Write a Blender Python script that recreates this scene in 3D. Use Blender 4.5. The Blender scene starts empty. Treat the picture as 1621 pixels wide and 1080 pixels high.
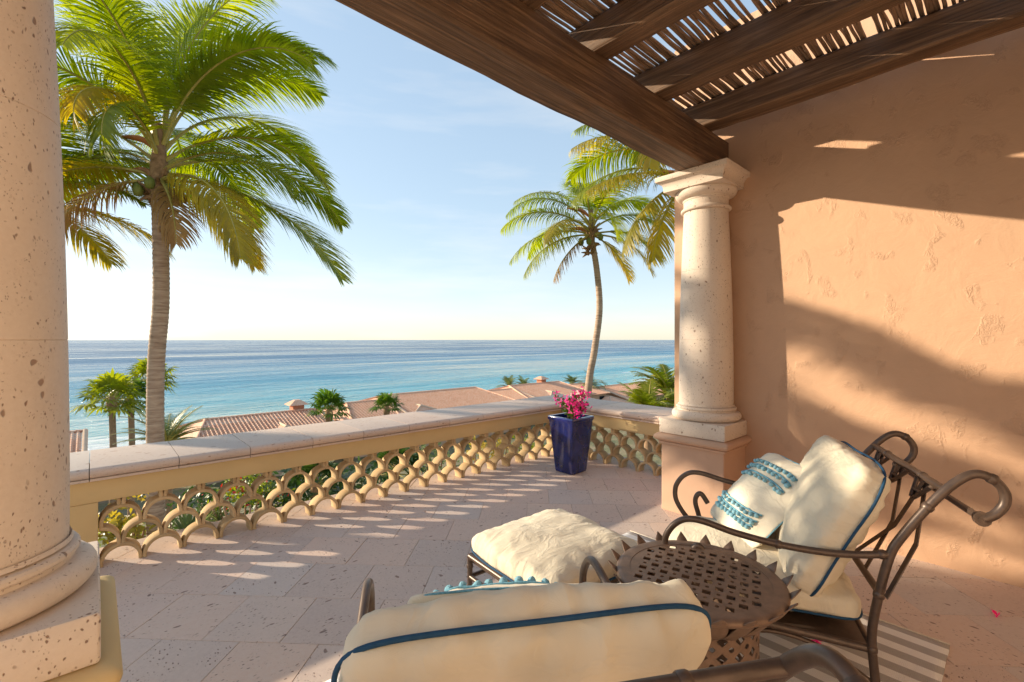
import bpy, bmesh, math, random
from mathutils import Vector, Matrix, noise
R = math.radians
rnd = random.Random(7)
scene = bpy.context.scene
col = scene.collection
# ------------------------------------------------------------------ camera
TH = R(42.3); S, C = math.sin(TH), math.cos(TH); FPX = 727.0; CH = 1.5
cd = bpy.data.cameras.new("camera"); cam = bpy.data.objects.new("camera", cd); col.objects.link(cam)
cam.location = (0, 0, CH); cam.rotation_euler = (R(90), 0, -TH)
cd.sensor_width = 36; cd.lens = FPX / 1621 * 36; cd.shift_y = -0.0012
cd.clip_start = .05; cd.clip_end = 60000
scene.camera = cam
# ------------------------------------------------------------------ sky, sun, exposure
PHI = R(55); ELEV = R(16.6)                       # light travels to +X, -Y, down
SUNDIR = Vector((-math.cos(PHI)*math.cos(ELEV), math.sin(PHI)*math.cos(ELEV), math.sin(ELEV)))
world = bpy.data.worlds.new("World"); scene.world = world; world.use_nodes = True
wn = world.node_tree; wn.nodes.clear()
wo = wn.nodes.new('ShaderNodeOutputWorld'); wb = wn.nodes.new('ShaderNodeBackground'); ws = wn.nodes.new('ShaderNodeTexSky')
ws.sky_type = 'NISHITA'; ws.sun_disc = False; ws.sun_elevation = ELEV
ws.sun_rotation = math.atan2(SUNDIR.x, SUNDIR.y)
ws.altitude = 20; ws.air_density = 1.0; ws.dust_density = 0.3; ws.ozone_density = 2.5
wb.inputs[1].default_value = 0.15
# thin high cirrus: sky colour lifted a little where a stretched noise of the view direction says so
tc = wn.nodes.new('ShaderNodeTexCoord'); mp = wn.nodes.new('ShaderNodeMapping'); nz = wn.nodes.new('ShaderNodeTexNoise')
mp.inputs['Scale'].default_value = (1.2, 1.6, 9.0); mp.inputs['Rotation'].default_value = (0.05, 0.1, 0.4)
nz.inputs['Scale'].default_value = 1.6; nz.inputs['Detail'].default_value = 7; nz.inputs['Roughness'].default_value = .55
rp = wn.nodes.new('ShaderNodeValToRGB'); rp.color_ramp.elements[0].position = .48; rp.color_ramp.elements[1].position = .8
rp.color_ramp.elements[0].color = (0, 0, 0, 1); rp.color_ramp.elements[1].color = (.6, .6, .6, 1)
mx = wn.nodes.new('ShaderNodeMix'); mx.data_type = 'RGBA'
hs = wn.nodes.new('ShaderNodeHueSaturation'); hs.inputs['Saturation'].default_value = .25; hs.inputs['Value'].default_value = 1.1
L = wn.links.new
L(tc.outputs['Generated'], mp.inputs[0]); L(mp.outputs[0], nz.inputs['Vector']); L(nz.outputs[0], rp.inputs[0])
# the photograph's sky is soft and even: the whole dome's range is compressed by one power curve
gm = wn.nodes.new('ShaderNodeGamma'); gm.inputs[1].default_value = .37
sk = wn.nodes.new('ShaderNodeVectorMath'); sk.operation = 'SCALE'; sk.inputs['Scale'].default_value = 1.27
sa = wn.nodes.new('ShaderNodeHueSaturation'); sa.inputs['Saturation'].default_value = 1.3
L(ws.outputs[0], gm.inputs[0]); L(gm.outputs[0], sa.inputs['Color']); L(sa.outputs[0], sk.inputs[0])
L(sk.outputs[0], hs.inputs['Color']); L(rp.outputs[0], mx.inputs[0]); L(sk.outputs[0], mx.inputs[6]); L(hs.outputs[0], mx.inputs[7])
L(mx.outputs[2], wb.inputs[0]); L(wb.outputs[0], wo.inputs[0])
sd = bpy.data.lights.new("sun", 'SUN'); sun = bpy.data.objects.new("sun", sd); col.objects.link(sun)
sd.energy = 2.55; sd.angle = R(.55); sd.color = (1, .84, .62)
sun.rotation_euler = (-SUNDIR).to_track_quat('-Z', 'Y').to_euler(); sun.location = (-6, 9, 12)
vs = scene.view_settings; vs.view_transform = 'Standard'; vs.look = 'None'; vs.gamma = 1; vs.exposure = 1.62
scene.render.engine = 'CYCLES'
scene.cycles.max_bounces = 10; scene.cycles.diffuse_bounces = 6; scene.cycles.transparent_max_bounces = 8

# ------------------------------------------------------------------ helpers
def at(u, v, t):
    """a point at depth t (metres along the view axis) in the direction of photo pixel (u, v)"""
    a = (u - 810.5) / FPX; b = (538 - v) / FPX
    return Vector((t*(S + a*C), t*(C - a*S), CH + t*b))

class MB:
    def __init__(s): s.v = []; s.f = []; s.m = []; s.cur = 0
    def add(s, vs, fs):
        o = len(s.v); s.v += [tuple(p) for p in vs]
        for f in fs: s.f.append(tuple(o+i for i in f)); s.m.append(s.cur)
    def box(s, a, b):
        x0, y0, z0 = a; x1, y1, z1 = b
        s.add([(x0,y0,z0),(x1,y0,z0),(x1,y1,z0),(x0,y1,z0),(x0,y0,z1),(x1,y0,z1),(x1,y1,z1),(x0,y1,z1)],
              [(0,3,2,1),(4,5,6,7),(0,1,5,4),(1,2,6,5),(2,3,7,6),(3,0,4,7)])
    def cbox(s, a, b, c=.01):
        """box with chamfered edges"""
        bm = bmesh.new(); bmesh.ops.create_cube(bm, size=1)
        for v in bm.verts: v.co = Vector([(a[i]+b[i])/2 + v.co[i]*(b[i]-a[i]) for i in range(3)])
        bmesh.ops.bevel(bm, geom=bm.edges[:], offset=c, segments=2, profile=.5, affect='EDGES')
        bm.verts.index_update(); s.add([v.co[:] for v in bm.verts], [[v.index for v in f.verts] for f in bm.faces]); bm.free()
    def tube(s, pts, r, n=8, caps=True, closed=False):
        pts = [Vector(p) for p in pts]; k = len(pts)
        rr = r if isinstance(r, (list, tuple)) else [r]*k
        up = None; rings = []
        for i, p in enumerate(pts):
            if closed: t = pts[(i+1) % k] - pts[i-1]
            else: t = pts[min(i+1, k-1)] - pts[max(i-1, 0)]
            if t.length < 1e-9: t = Vector((0,0,1))
            t.normalize()
            if up is None: up = Vector((0,0,1)) if abs(t.z) < .9 else Vector((1,0,0))
            x = t.cross(up)
            if x.length < 1e-6: x = t.cross(Vector((0,1,0)))
            x.normalize(); up = x.cross(t).normalized()
            rings.append([p + (x*math.cos(2*math.pi*j/n) + up*math.sin(2*math.pi*j/n))*rr[i] for j in range(n)])
        fs = []
        for i in range(k if closed else k-1):
            a = i*n; b = ((i+1) % k)*n
            for j in range(n): fs.append((a+j, a+(j+1) % n, b+(j+1) % n, b+j))
        if caps and not closed: fs += [tuple(range(n-1, -1, -1)), tuple((k-1)*n+j for j in range(n))]
        s.add([p for q in rings for p in q], fs)
    def lathe(s, prof, n=48, c=(0,0), cap=True):
        vs = []; k = len(prof)
        for r, z in prof:
            for j in range(n):
                a = 2*math.pi*j/n; vs.append((c[0]+r*math.cos(a), c[1]+r*math.sin(a), z))
        fs = []
        for i in range(k-1):
            for j in range(n): fs.append((i*n+j, i*n+(j+1) % n, (i+1)*n+(j+1) % n, (i+1)*n+j))
        if cap: fs += [tuple(range(n-1, -1, -1)), tuple((k-1)*n+j for j in range(n))]
        s.add(vs, fs)
    def sqlathe(s, prof, c=(0,0), cr=.02, seg=3):
        """square 'lathe': profile of (half width, z), slightly rounded corners"""
        ring = []
        for q in range(4):
            for j in range(seg+1):
                a = math.pi/2*(q + j/seg); ring.append((q, math.cos(a), math.sin(a)))
        sg = [(1,1),(-1,1),(-1,-1),(1,-1)]; n = len(ring); vs = []
        for h, z in prof:
            for q, ca, sa in ring: vs.append((c[0]+sg[q][0]*(h-cr)+ca*cr, c[1]+sg[q][1]*(h-cr)+sa*cr, z))
        fs = []; k = len(prof)
        for i in range(k-1):
            for j in range(n): fs.append((i*n+j, i*n+(j+1) % n, (i+1)*n+(j+1) % n, (i+1)*n+j))
        fs += [tuple(range(n-1, -1, -1)), tuple((k-1)*n+j for j in range(n))]
        s.add(vs, fs)
    def mesh(s, name, smooth=35):
        me = bpy.data.meshes.new(name); me.from_pydata(s.v, [], s.f)
        if any(s.m): me.polygons.foreach_set('material_index', s.m)
        if smooth:
            me.polygons.foreach_set('use_smooth', [True]*len(me.polygons)); me.update()
            if smooth < 180: me.set_sharp_from_angle(angle=R(smooth))
        me.update(); return me
    def build(s, name, mat, parent=None, smooth=35, loc=(0,0,0), rz=0):
        return link(name, s.mesh(name, smooth), mat, parent, loc, rz)
def link(name, me, mat, parent=None, loc=(0,0,0), rz=0):
    if mat is not None and not me.materials:
        for m in (mat if isinstance(mat, (list, tuple)) else [mat]): me.materials.append(m)
    o = bpy.data.objects.new(name, me); col.objects.link(o)
    o.parent = parent; o.location = loc; o.rotation_euler = (0, 0, rz); return o
def tag(o, label, cat, group=None):
    o['label'] = label; o['category'] = cat
    if group: o['group'] = group
    return o
def thing(name, label, cat, loc=(0,0,0), rz=0, group=None):
    o = bpy.data.objects.new(name, None); col.objects.link(o); o.empty_display_size = .1
    o.location = loc; o.rotation_euler = (0,0,rz); return tag(o, label, cat, group)
def struct(o, kind='structure'): o['kind'] = kind; return o
def spline(pts, n=8):
    """Catmull-Rom through the points"""
    P = [Vector(p) for p in pts]; P = [2*P[0]-P[1]] + P + [2*P[-1]-P[-2]]; out = []
    for i in range(1, len(P)-2):
        for j in range(n):
            t = j/n; a, b, c, d = P[i-1:i+3]
            out.append(.5*((2*b)+(c-a)*t+(2*a-5*b+4*c-d)*t*t+(3*b-a-3*c+d)*t**3))
    out.append(P[-2]); return out

# ------------------------------------------------------------------ materials
class NT:
    def __init__(s, name):
        s.m = bpy.data.materials.new(name); s.m.use_nodes = True; s.t = s.m.node_tree
        s.b = s.t.nodes['Principled BSDF']; s.out = s.t.nodes['Material Output']
    def n(s, k, **kw):
        x = s.t.nodes.new('ShaderNode'+k)
        for a, b in kw.items(): setattr(x, a, b)
        return x
    def l(s, a, b): s.t.links.new(a, b)
    def coord(s, scale=(1,1,1), rot=(0,0,0), kind='Object', rand=0):
        t = s.n('TexCoord'); m = s.n('Mapping'); m.inputs['Scale'].default_value = scale; m.inputs['Rotation'].default_value = rot
        src = t.outputs[kind]
        if rand:
            oi = s.n('ObjectInfo'); mu = s.n('Math', operation='MULTIPLY'); s.l(oi.outputs['Random'], mu.inputs[0]); mu.inputs[1].default_value = rand
            ad = s.n('VectorMath', operation='ADD'); s.l(src, ad.inputs[0]); s.l(mu.outputs[0], ad.inputs[1]); src = ad.outputs[0]
        s.l(src, m.inputs['Vector']); return m.outputs[0]
    def noise(s, vec, scale=5, detail=4, rough=.5, dist=0):
        x = s.n('TexNoise'); x.inputs['Scale'].default_value = scale; x.inputs['Detail'].default_value = detail
        x.inputs['Roughness'].default_value = rough; x.inputs['Distortion'].default_value = dist
        if vec is not None: s.l(vec, x.inputs['Vector'])
        return x.outputs[0]
    def voro(s, vec, scale=5, feature='F1', rand=1, out='Distance'):
        x = s.n('TexVoronoi', feature=feature); x.inputs['Scale'].default_value = scale; x.inputs['Randomness'].default_value = rand
        s.l(vec, x.inputs['Vector']); return x.outputs[out]
    def ramp(s, fac, stops, interp='LINEAR'):
        x = s.n('ValToRGB'); e = x.color_ramp.elements; x.color_ramp.interpolation = interp
        while len(e) < len(stops): e.new(.5)
        for i, (p, c) in enumerate(stops):
            e[i].position = p; c = c if isinstance(c, (tuple, list)) else (c, c, c); e[i].color = (*c, 1)
        s.l(fac, x.inputs[0]); return x.outputs[0]
    def mix(s, fac, a, b, mode='MIX'):
        x = s.n('Mix', data_type='RGBA', blend_type=mode)
        for i, v in ((0, fac), (6, a), (7, b)):
            if isinstance(v, (int, float)): x.inputs[i].default_value = v
            elif isinstance(v, tuple): x.inputs[i].default_value = (*v, 1)
            else: s.l(v, x.inputs[i])
        return x.outputs[2]
    def math(s, op, a, b=0., clamp=False):
        x = s.n('Math', operation=op, use_clamp=clamp)
        for i, v in ((0, a), (1, b)):
            if isinstance(v, (int, float)): x.inputs[i].default_value = v
            else: s.l(v, x.inputs[i])
        return x.outputs[0]
    def rand(s): return s.n('ObjectInfo').outputs['Random']
    def bump(s, h, strength=.3, dist=.01, prev=None):
        x = s.n('Bump'); x.inputs['Strength'].default_value = strength; x.inputs['Distance'].default_value = dist
        s.l(h, x.inputs['Height'])
        if prev is not None: s.l(prev, x.inputs['Normal'])
        s.l(x.outputs[0], s.b.inputs['Normal']); return x.outputs[0]
    def base(s, c):
        if isinstance(c, tuple): s.b.inputs['Base Color'].default_value = (*c, 1)
        else: s.l(c, s.b.inputs['Base Color'])
    def set(s, **kw):
        for k, v in kw.items(): s.b.inputs[k.replace('_', ' ')].default_value = v
M = {}
def plain(name, c, rough=.6, spec=.4, metal=0, var=.12, scale=12, bump=0):
    k = NT(name); v = k.coord(); n = k.noise(v, scale, 5, .6)
    lo = tuple(x*(1-var) for x in c); hi = tuple(min(1, x*(1+var)) for x in c)
    k.base(k.ramp(n, [(.3, lo), (.7, hi)])); k.set(Roughness=rough, Metallic=metal); k.b.inputs['Specular IOR Level'].default_value = spec
    if bump: k.bump(n, bump, .004)
    M[name] = k.m; return k
# porous quarry stone (cantera): pale ground, dark pits, grey and tan inclusions
def stone(name, c1, c2, c3, pit=(.10,.06,.05), pit_amt=.5, tile=False, scale=1.0, rough=.62):
    k = NT(name); v = k.coord(rand=37. if tile else 0)
    big = k.noise(v, 1.6*scale, 4, .55); fine = k.noise(v, 60*scale, 4, .6)
    c = k.mix(k.ramp(big, [(.35, 0), (.68, 1)]), c1, c2)
    if tile:
        tint = k.ramp(k.rand(), [(0, (.88,.86,.88)), (.3, (1.06,.98,.94)), (.55, (.94,.96,1.0)), (.8, (1.12,1.02,.95)), (1, (.98,.88,.86))])
        c = k.mix(1, c, tint, 'MULTIPLY')
    c = k.mix(k.ramp(fine, [(.3, .0), (.75, .45)]), c, c3)
    # small pits
    ve = k.coord((1, 2.1, 2.1) if tile else (2.0, 2.0, 1.2), (0, 0, .4 if tile else 0), rand=37. if tile else 0)
    wob = k.n('VectorMath', operation='ADD'); nn = k.n('TexNoise'); nn.inputs['Scale'].default_value = 9*scale; k.l(ve, nn.inputs['Vector'])
    sc = k.n('VectorMath', operation='SCALE'); k.l(nn.outputs['Color'], sc.inputs[0]); sc.inputs['Scale'].default_value = .06
    k.l(ve, wob.inputs[0]); k.l(sc.outputs[0], wob.inputs[1]); vw = wob.outputs[0]
    p1 = k.ramp(k.voro(vw, 26*scale), [(.13, 1), (.22, 0)])
    gate = k.ramp(k.noise(v, 7*scale, 2), [(.5-.12*pit_amt, 0), (.58, 1)])
    p1 = k.math('MULTIPLY', p1, gate)
    p2 = k.ramp(k.voro(vw, 60*scale), [(.12, .8), (.24, 0)])
    p2 = k.math('MULTIPLY', p2, k.ramp(k.noise(v, 11*scale, 2), [(.45, 0), (.6, 1)]))
    p3 = k.ramp(k.voro(vw, 6.5*scale), [(.085, .9), (.125, 0)])
    pits = k.math('MAXIMUM', k.math('MAXIMUM', p1, p2), p3)
    pc = k.mix(k.noise(v, 4, 1), pit, (pit[0]*2.2, pit[1]*2.0, pit[2]*1.7))
    c = k.mix(k.math('MULTIPLY', pits, .85), c, pc)
    k.base(c); k.set(Roughness=rough); k.b.inputs['Specular IOR Level'].default_value = .3
    h = k.math('SUBTRACT', k.math('MULTIPLY', fine, .25), pits)
    k.bump(h, .55, .004); M[name] = k.m
stone('floor_stone', (.60,.485,.41), (.54,.445,.39), (.68,.57,.49), tile=True, pit_amt=1.0)
stone('column_stone', (.68,.57,.47), (.61,.50,.41), (.74,.64,.54), pit=(.12,.07,.05), pit_amt=1.2, scale=1.3)
stone('coping_stone', (.60,.50,.42), (.55,.455,.39), (.64,.55,.47), pit=(.2,.11,.07), pit_amt=.3, tile=True, scale=.8)
def stucco(name, c, var=.1, relief=1.0):
    k = NT(name); v = k.coord(rand=5. if 'arch' in name else 0)
    big = k.noise(v, .9, 5, .6); med = k.noise(v, 5, 6, .6, .6); fine = k.noise(v, 90, 3)
    lo = tuple(x*(1-var) for x in c); hi = tuple(x*(1+var*.7) for x in c)
    cc_ = k.mix(k.ramp(med, [(.35, 0), (.7, .35)]), k.ramp(big, [(.3, lo), (.7, hi)]), hi)
    if 'arch' in name: cc_ = k.mix(k.ramp(k.noise(v, 9, 4, .6), [(.45, 0), (.75, .55)]), k.mix(1, cc_, k.ramp(k.rand(), [(0, (.82,.80,.76)), (1, (1.12,1.1,1.08))]), 'MULTIPLY'), (.36,.24,.13))
    k.base(cc_)
    # trowel marks: patches of raised, torn plaster
    w = k.coord((1, 1.5, 1.1), (.3, 0, 0)); patch = k.ramp(k.noise(w, 4.6, 2, .5, .5), [(.58, 0), (.66, 1)])
    tear = k.ramp(k.noise(w, 30, 5, .65, 1.2), [(.40, 0), (.6, 1)])
    h = k.math('MULTIPLY', patch, tear)
    h = k.math('ADD', h, k.math('ADD', k.math('MULTIPLY', med, 1.6), k.math('MULTIPLY', fine, .12)))
    k.bump(h, .42*relief, .012); k.set(Roughness=.85); k.b.inputs['Specular IOR Level'].default_value = .2; M[name] = k.m
stucco('wall_stucco', (.54,.34,.22)); stucco('pale_stucco', (.70,.57,.45))
stucco('pedestal_stucco', (.56,.36,.25), relief=.4)
stucco('ochre_stucco', (.62,.46,.235), relief=.25)
stucco('arch_stucco', (.56,.42,.245), relief=.35)
def wood(name, c1, c2, c3):
    k = NT(name); v = k.coord((.7, 9, 9), rand=11.); n = k.noise(v, 3.2, 6, .62, .35)
    w = k.coord((.35, 30, 30), rand=5.); g = k.noise(w, 3, 3, .6)
    c = k.ramp(n, [(.28, c1), (.52, c2), (.78, c3)])
    c = k.mix(k.ramp(g, [(.42, .55), (.6, 0)]), c, tuple(x*.45 for x in c1))
    k.base(c); k.set(Roughness=.55); k.b.inputs['Specular IOR Level'].default_value = .35
    k.bump(k.math('ADD', n, k.math('MULTIPLY', g, .8)), .8, .010); M[name] = k.m
wood('beam_wood', (.09,.052,.03), (.19,.11,.062), (.34,.21,.125))
k = NT('stick_wood'); v = k.coord((1.5, 14, 14), rand=9.)
k.base(k.mix(1., k.ramp(k.noise(v, 4, 5, .6), [(.3, (.15,.095,.06)), (.6, (.33,.22,.15)), (.8, (.46,.33,.23))]), k.ramp(k.rand(), [(0, (.65,.65,.65)), (1, (1.25,1.2,1.15))]), 'MULTIPLY'))
k.set(Roughness=.85); k.bump(k.noise(v, 12, 4), .6, .004); M['stick_wood'] = k.m
k = plain('bronze_metal', (.105,.07,.052), .38, .5, .35, .2, 30, .1)
k = plain('table_metal', (.22,.14,.095), .5, .45, .3, .18, 22, .12)
def fabric(name, c, weave=260):
    k = NT(name); v = k.coord(); n = k.noise(v, 5, 3)
    k.base(k.ramp(n, [(.3, tuple(x*.94 for x in c)), (.7, c)])); k.set(Roughness=.9); k.b.inputs['Specular IOR Level'].default_value = .15
    k.b.inputs['Sheen Weight'].default_value = .1
    a = k.n('TexWave', bands_direction='X'); a.inputs['Scale'].default_value = weave; k.l(v, a.inputs['Vector'])
    b = k.n('TexWave', bands_direction='Y'); b.inputs['Scale'].default_value = weave; k.l(v, b.inputs['Vector'])
    h = k.math('ADD', k.math('ADD', a.outputs[1], b.outputs[1]), k.math('MULTIPLY', k.noise(v, 26, 4, .6, .5), 2.0))
    cr_ = k.ramp(k.math('ABSOLUTE', k.math('SUBTRACT', k.noise(k.coord((1, 2.4, 1), (0, 0, .5)), 6, 3, .5, .9), .5)), [(0, 1), (.09, 0)])
    b_ = k.bump(cr_, .17, .012); k.bump(h, .16, .004, b_); M[name] = k.m
fabric('cream_fabric', (.72,.63,.48)); fabric('pillow_fabric', (.72,.65,.52))
plain('blue_piping', (.016,.06,.125), .7, .2, 0, .15, 40)
plain('blue_braid', (.16,.36,.46), .9, .1, 0, .3, 180)
k = plain('blue_yarn', (.24,.46,.56), .95, .1, 0, .3, 160, .5)
k = plain('blue_glaze', (.010,.018,.125), .12, .6, 0, .55, 7); k.b.inputs['Coat Weight'].default_value = .5; k.b.inputs['Coat Roughness'].default_value = .06
plain('soil', (.05,.03,.02), .95, .1, 0, .4, 40, .6)
def leaf(name, c1, c2, tr=.45, rough=.42, spec=.4):
    """thin leaf: reflects and lets light through"""
    k = NT(name); v = k.coord(rand=3.); n = k.noise(v, 2.3, 3)
    c = k.ramp(n, [(.3, c1), (.7, c2)])
    c = k.mix(1, c, k.ramp(k.rand(), [(0, (.8,.85,.8)), (1, (1.2,1.12,1.0))]), 'MULTIPLY')
    k.base(c); k.set(Roughness=rough); k.b.inputs['Specular IOR Level'].default_value = spec
    t = k.n('BsdfTranslucent'); g = k.n('HueSaturation'); g.inputs['Saturation'].default_value = 1.15; g.inputs['Value'].default_value = 1.6
    k.l(c, g.inputs['Color']); k.l(g.outputs[0], t.inputs[0])
    s = k.n('MixShader'); s.inputs[0].default_value = tr
    k.l(k.b.outputs[0], s.inputs[1]); k.l(t.outputs[0], s.inputs[2]); k.l(s.outputs[0], k.out.inputs[0]); M[name] = k.m
leaf('palm_leaf', (.17,.23,.028), (.32,.35,.045), .6); leaf('palm_leaf_yellow', (.34,.29,.04), (.52,.40,.065), .6)
leaf('palm_leaf_dry', (.26,.16,.07), (.38,.25,.12), .3, .7, .1); leaf('fan_leaf', (.055,.12,.022), (.12,.19,.03))
leaf('lime_leaf', (.17,.22,.03), (.30,.32,.045)); leaf('dark_leaf', (.03,.07,.018), (.07,.12,.025), .3)
leaf('croton_leaf', (.30,.26,.05), (.40,.30,.08)); leaf('sage_leaf', (.12,.17,.07), (.2,.24,.1), .3)
leaf('pink_petal', (.80,.07,.33), (.88,.16,.48), .4, .6, .1); leaf('white_petal', (.7,.62,.62), (.8,.72,.7), .4, .6, .1); leaf('red_petal', (.5,.03,.05), (.6,.08,.05), .3, .6, .1)
k = NT('palm_bark'); v = k.coord((1, 1, 9)); n = k.noise(v, 3.2, 6, .6, .6)
k.base(k.ramp(n, [(.3, (.24,.155,.105)), (.5, (.42,.30,.22)), (.72, (.56,.43,.32))])); k.set(Roughness=.9); k.bump(n, .8, .02); M['palm_bark'] = k.m
plain('boot_fibre', (.30,.19,.11), .9, .1, 0, .45, 9, .6); plain('spathe', (.42,.16,.06), .6, .3, 0, .3, 6); plain('frond_rib', (.40,.34,.09), .5, .3, 0, .2, 5)
plain('coconut', (.16,.19,.04), .5, .3, 0, .3, 5); plain('bark', (.34,.22,.14), .9, .1, 0, .3, 9, .5)
k = NT('roof_tile'); v = k.coord(); n = k.noise(v, 1.3, 5, .65); w = k.noise(k.coord((4, 2.6, 2.6)), 3, 1)
k.base(k.mix(k.ramp(w, [(.35, 0), (.65, .8)]), k.ramp(n, [(.3, (.58,.25,.14)), (.7, (.74,.38,.23))]), (.78,.54,.38)))
k.set(Roughness=.85); M['roof_tile'] = k.m
plain('house_plaster', (.60,.40,.26), .9, .1, 0, .1, .8); plain('verge_plaster', (.62,.45,.32), .9, .1, 0, .1, 2)
plain('dark_glass', (.03,.035,.04), .1, .6, 0, .1, 2); plain('terracotta', (.50,.22,.13), .8, .2, 0, .2, 8)
plain('pale_pot', (.62,.52,.42), .8, .2, 0, .12, 8); plain('grout', (.50,.405,.345), .9, .1, 0, .2, 30); plain('shoe_rubber', (.04,.035,.03), .8)
k = NT('garden_soil'); v = k.coord(); n = k.noise(v, .35, 7, .65); k.base(k.ramp(n, [(.3, (.06,.085,.025)), (.5, (.14,.13,.06)), (.7, (.27,.20,.13))]))
k.set(Roughness=1.); k.bump(k.noise(v, 3, 5), .8, .2); M['garden_soil'] = k.m
plain('beach_sand', (.55,.43,.30), .95, .1, 0, .12, .4)
# sea: blue, turquoise over the shallows near the shore, foam streaks along the breakers
k = NT('sea_water'); g = k.n('NewGeometry'); sx = k.n('SeparateXYZ'); k.l(g.outputs['Position'], sx.inputs[0])
yy = k.math('ADD', sx.outputs['Y'], k.math('MULTIPLY', k.math('SUBTRACT', k.noise(g.outputs['Position'], .012, 4), .5), 60.))
cc = k.ramp(k.math('DIVIDE', k.math('SUBTRACT', yy, 100.), 900., True), [(0, (.16,.50,.52)), (.05, (.05,.36,.44)), (.18, (.02,.22,.34)), (.45, (.012,.115,.23)), (1, (.01,.07,.16))])
mpn = k.n('Mapping'); mpn.inputs['Scale'].default_value = (.012, .05, 1); k.l(g.outputs['Position'], mpn.inputs[0])
st = k.noise(mpn.outputs[0], 1.0, 8, .66, .8)
near = k.ramp(k.math('DIVIDE', k.math('SUBTRACT', yy, 92.), 260., True), [(0, 1.), (.13, .85), (.17, .45), (.24, .28), (.30, .46), (.35, .22), (.7, .10), (1, 0)])
lim = k.math('SUBTRACT', .80, k.math('MULTIPLY', near, .5))
fo = k.math('MULTIPLY', k.math('SUBTRACT', st, lim), 9., True)
fo = k.math('MULTIPLY', fo, k.ramp(k.noise(g.outputs['Position'], .5, 6, .7), [(.35, .35), (.6, 1)]))
k.base(k.mix(fo, cc, (.85,.87,.88))); k.set(Roughness=.16, IOR=1.33)
ms = k.n('Mapping'); ms.inputs['Scale'].default_value = (.0016, .011, 1); ms.inputs['Rotation'].default_value = (0, 0, .12); k.l(g.outputs['Position'], ms.inputs[0])
k.l(k.ramp(k.noise(ms.outputs[0], 1.5, 5, .6, .5), [(.38, .06), (.62, .34)]), k.b.inputs['Roughness'])
wv = k.n('Mapping'); wv.inputs['Scale'].default_value = (.10, .22, .2); wv.inputs['Rotation'].default_value = (0,0,.25); k.l(g.outputs['Position'], wv.inputs[0])
b0 = k.bump(k.noise(wv.outputs[0], .22, 5, .6, .3), 1.0, 5.0); b1 = k.bump(k.noise(wv.outputs[0], 1.4, 8, .66, .3), 1.0, 1.6, b0); M['sea_water'] = k.m
k = NT('rug_weave'); v = k.coord(); sx = k.n('SeparateXYZ'); k.l(v, sx.inputs[0])
fr = k.math('FRACT', k.math('DIVIDE', sx.outputs['X'], .125)); stp = k.ramp(fr, [(0, 0), (.49, 0), (.51, 1), (.98, 1), (1, 0)])
k.base(k.mix(stp, (.42,.385,.36), (.80,.77,.74))); k.set(Roughness=.95)
a = k.n('TexWave', bands_direction='Y'); a.inputs['Scale'].default_value = 50; k.l(v, a.inputs['Vector']); k.bump(a.outputs[1], .4, .003); M['rug_weave'] = k.m
plain('rug_edge', (.62,.55,.46), .95, .1, 0, .15, 60)

# ------------------------------------------------------------------ terrain, sea
def gz(y):
    K = [(-40, -2.8), (4.6, -2.8), (9, -3.6), (20, -6.0), (36, -9.0), (55, -10.5), (75, -14.5), (95, -18.6), (102, -19.6), (140, -21)]
    for (a, p), (b, q) in zip(K, K[1:]):
        if y <= b: return p + (q-p)*max(0, (y-a))/(b-a)
    return -21
mb = MB(); xs = [-400+20*i for i in range(18)] + [-40+2.5*i for i in range(44)] + [70+20*i for i in range(40)]
ys = [-40, -20, 0, 4.6] + [5.5+1.5*i for i in range(22)] + [40+4*i for i in range(26)]
for y in ys:
    for x in xs: mb.v.append((x, y, gz(y) + (noise.noise((x*.16, y*.16, 3))*.35 if 5 < y < 115 else 0)))
nx = len(xs)
for j in range(len(ys)-1):
    for i in range(nx-1):
        mb.f.append((j*nx+i, j*nx+i+1, (j+1)*nx+i+1, (j+1)*nx+i)); mb.m.append(1 if ys[j] > 88 else 0)
struct(mb.build('ground', [M['garden_soil'], M['beach_sand']], smooth=180))
mb = MB(); SEA = -19.0
mb.add([(-40000, 90, SEA), (60000, 90, SEA), (60000, 50000, SEA), (-40000, 50000, SEA)], [(0,1,2,3)])
struct(mb.build('sea', M['sea_water'], smooth=0))

# ------------------------------------------------------------------ terrace floor with single tiles
WX = 4.15                                    # face of the right-hand wall
BY, BX = 4.035, 4.55                         # inner faces of the balustrade
mb = MB(); mb.box((-3.2, -2.9, -.35), (5.0, 4.43, -.007)); mb.box((-3.15, -2.9, -3.6), (4.95, 4.38, -.351))
floor = struct(mb.build('terrace_floor', M['grout'], smooth=0))
T = .40
def clip(poly, x0, y0, x1, y1):
    for ax, lim, sg in ((0, x0, 1), (0, x1, -1), (1, y0, 1), (1, y1, -1)):
        out = []
        for i in range(len(poly)):
            a, b = poly[i-1], poly[i]; da = (a[ax]-lim)*sg; db = (b[ax]-lim)*sg
            if (da >= 0) != (db >= 0):
                t = da/(da-db); out.append((a[0]+(b[0]-a[0])*t, a[1]+(b[1]-a[1])*t))
            if db >= 0: out.append(b)
        poly = out
        if not poly: return poly
    return poly
def slab(poly, z0=-.05, z1=0, c=.0014):
    m = MB(); n = len(poly); cx = sum(p[0] for p in poly)/n; cy = sum(p[1] for p in poly)/n
    ins = [(p[0]+(cx-p[0])*c/.25, p[1]+(cy-p[1])*c/.25) for p in poly]
    m.add([(x, y, z0) for x, y in poly]+[(x, y, z1-c) for x, y in poly]+[(x, y, z1) for x, y in ins],
          [(i, (i+1) % n, n+(i+1) % n, n+i) for i in range(n)]+[(n+i, n+(i+1) % n, 2*n+(i+1) % n, 2*n+i) for i in range(n)]+[tuple(range(2*n, 3*n))])
    return m
tiles = []; c45 = math.cos(R(45)); hw = T/2-.0011
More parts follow.
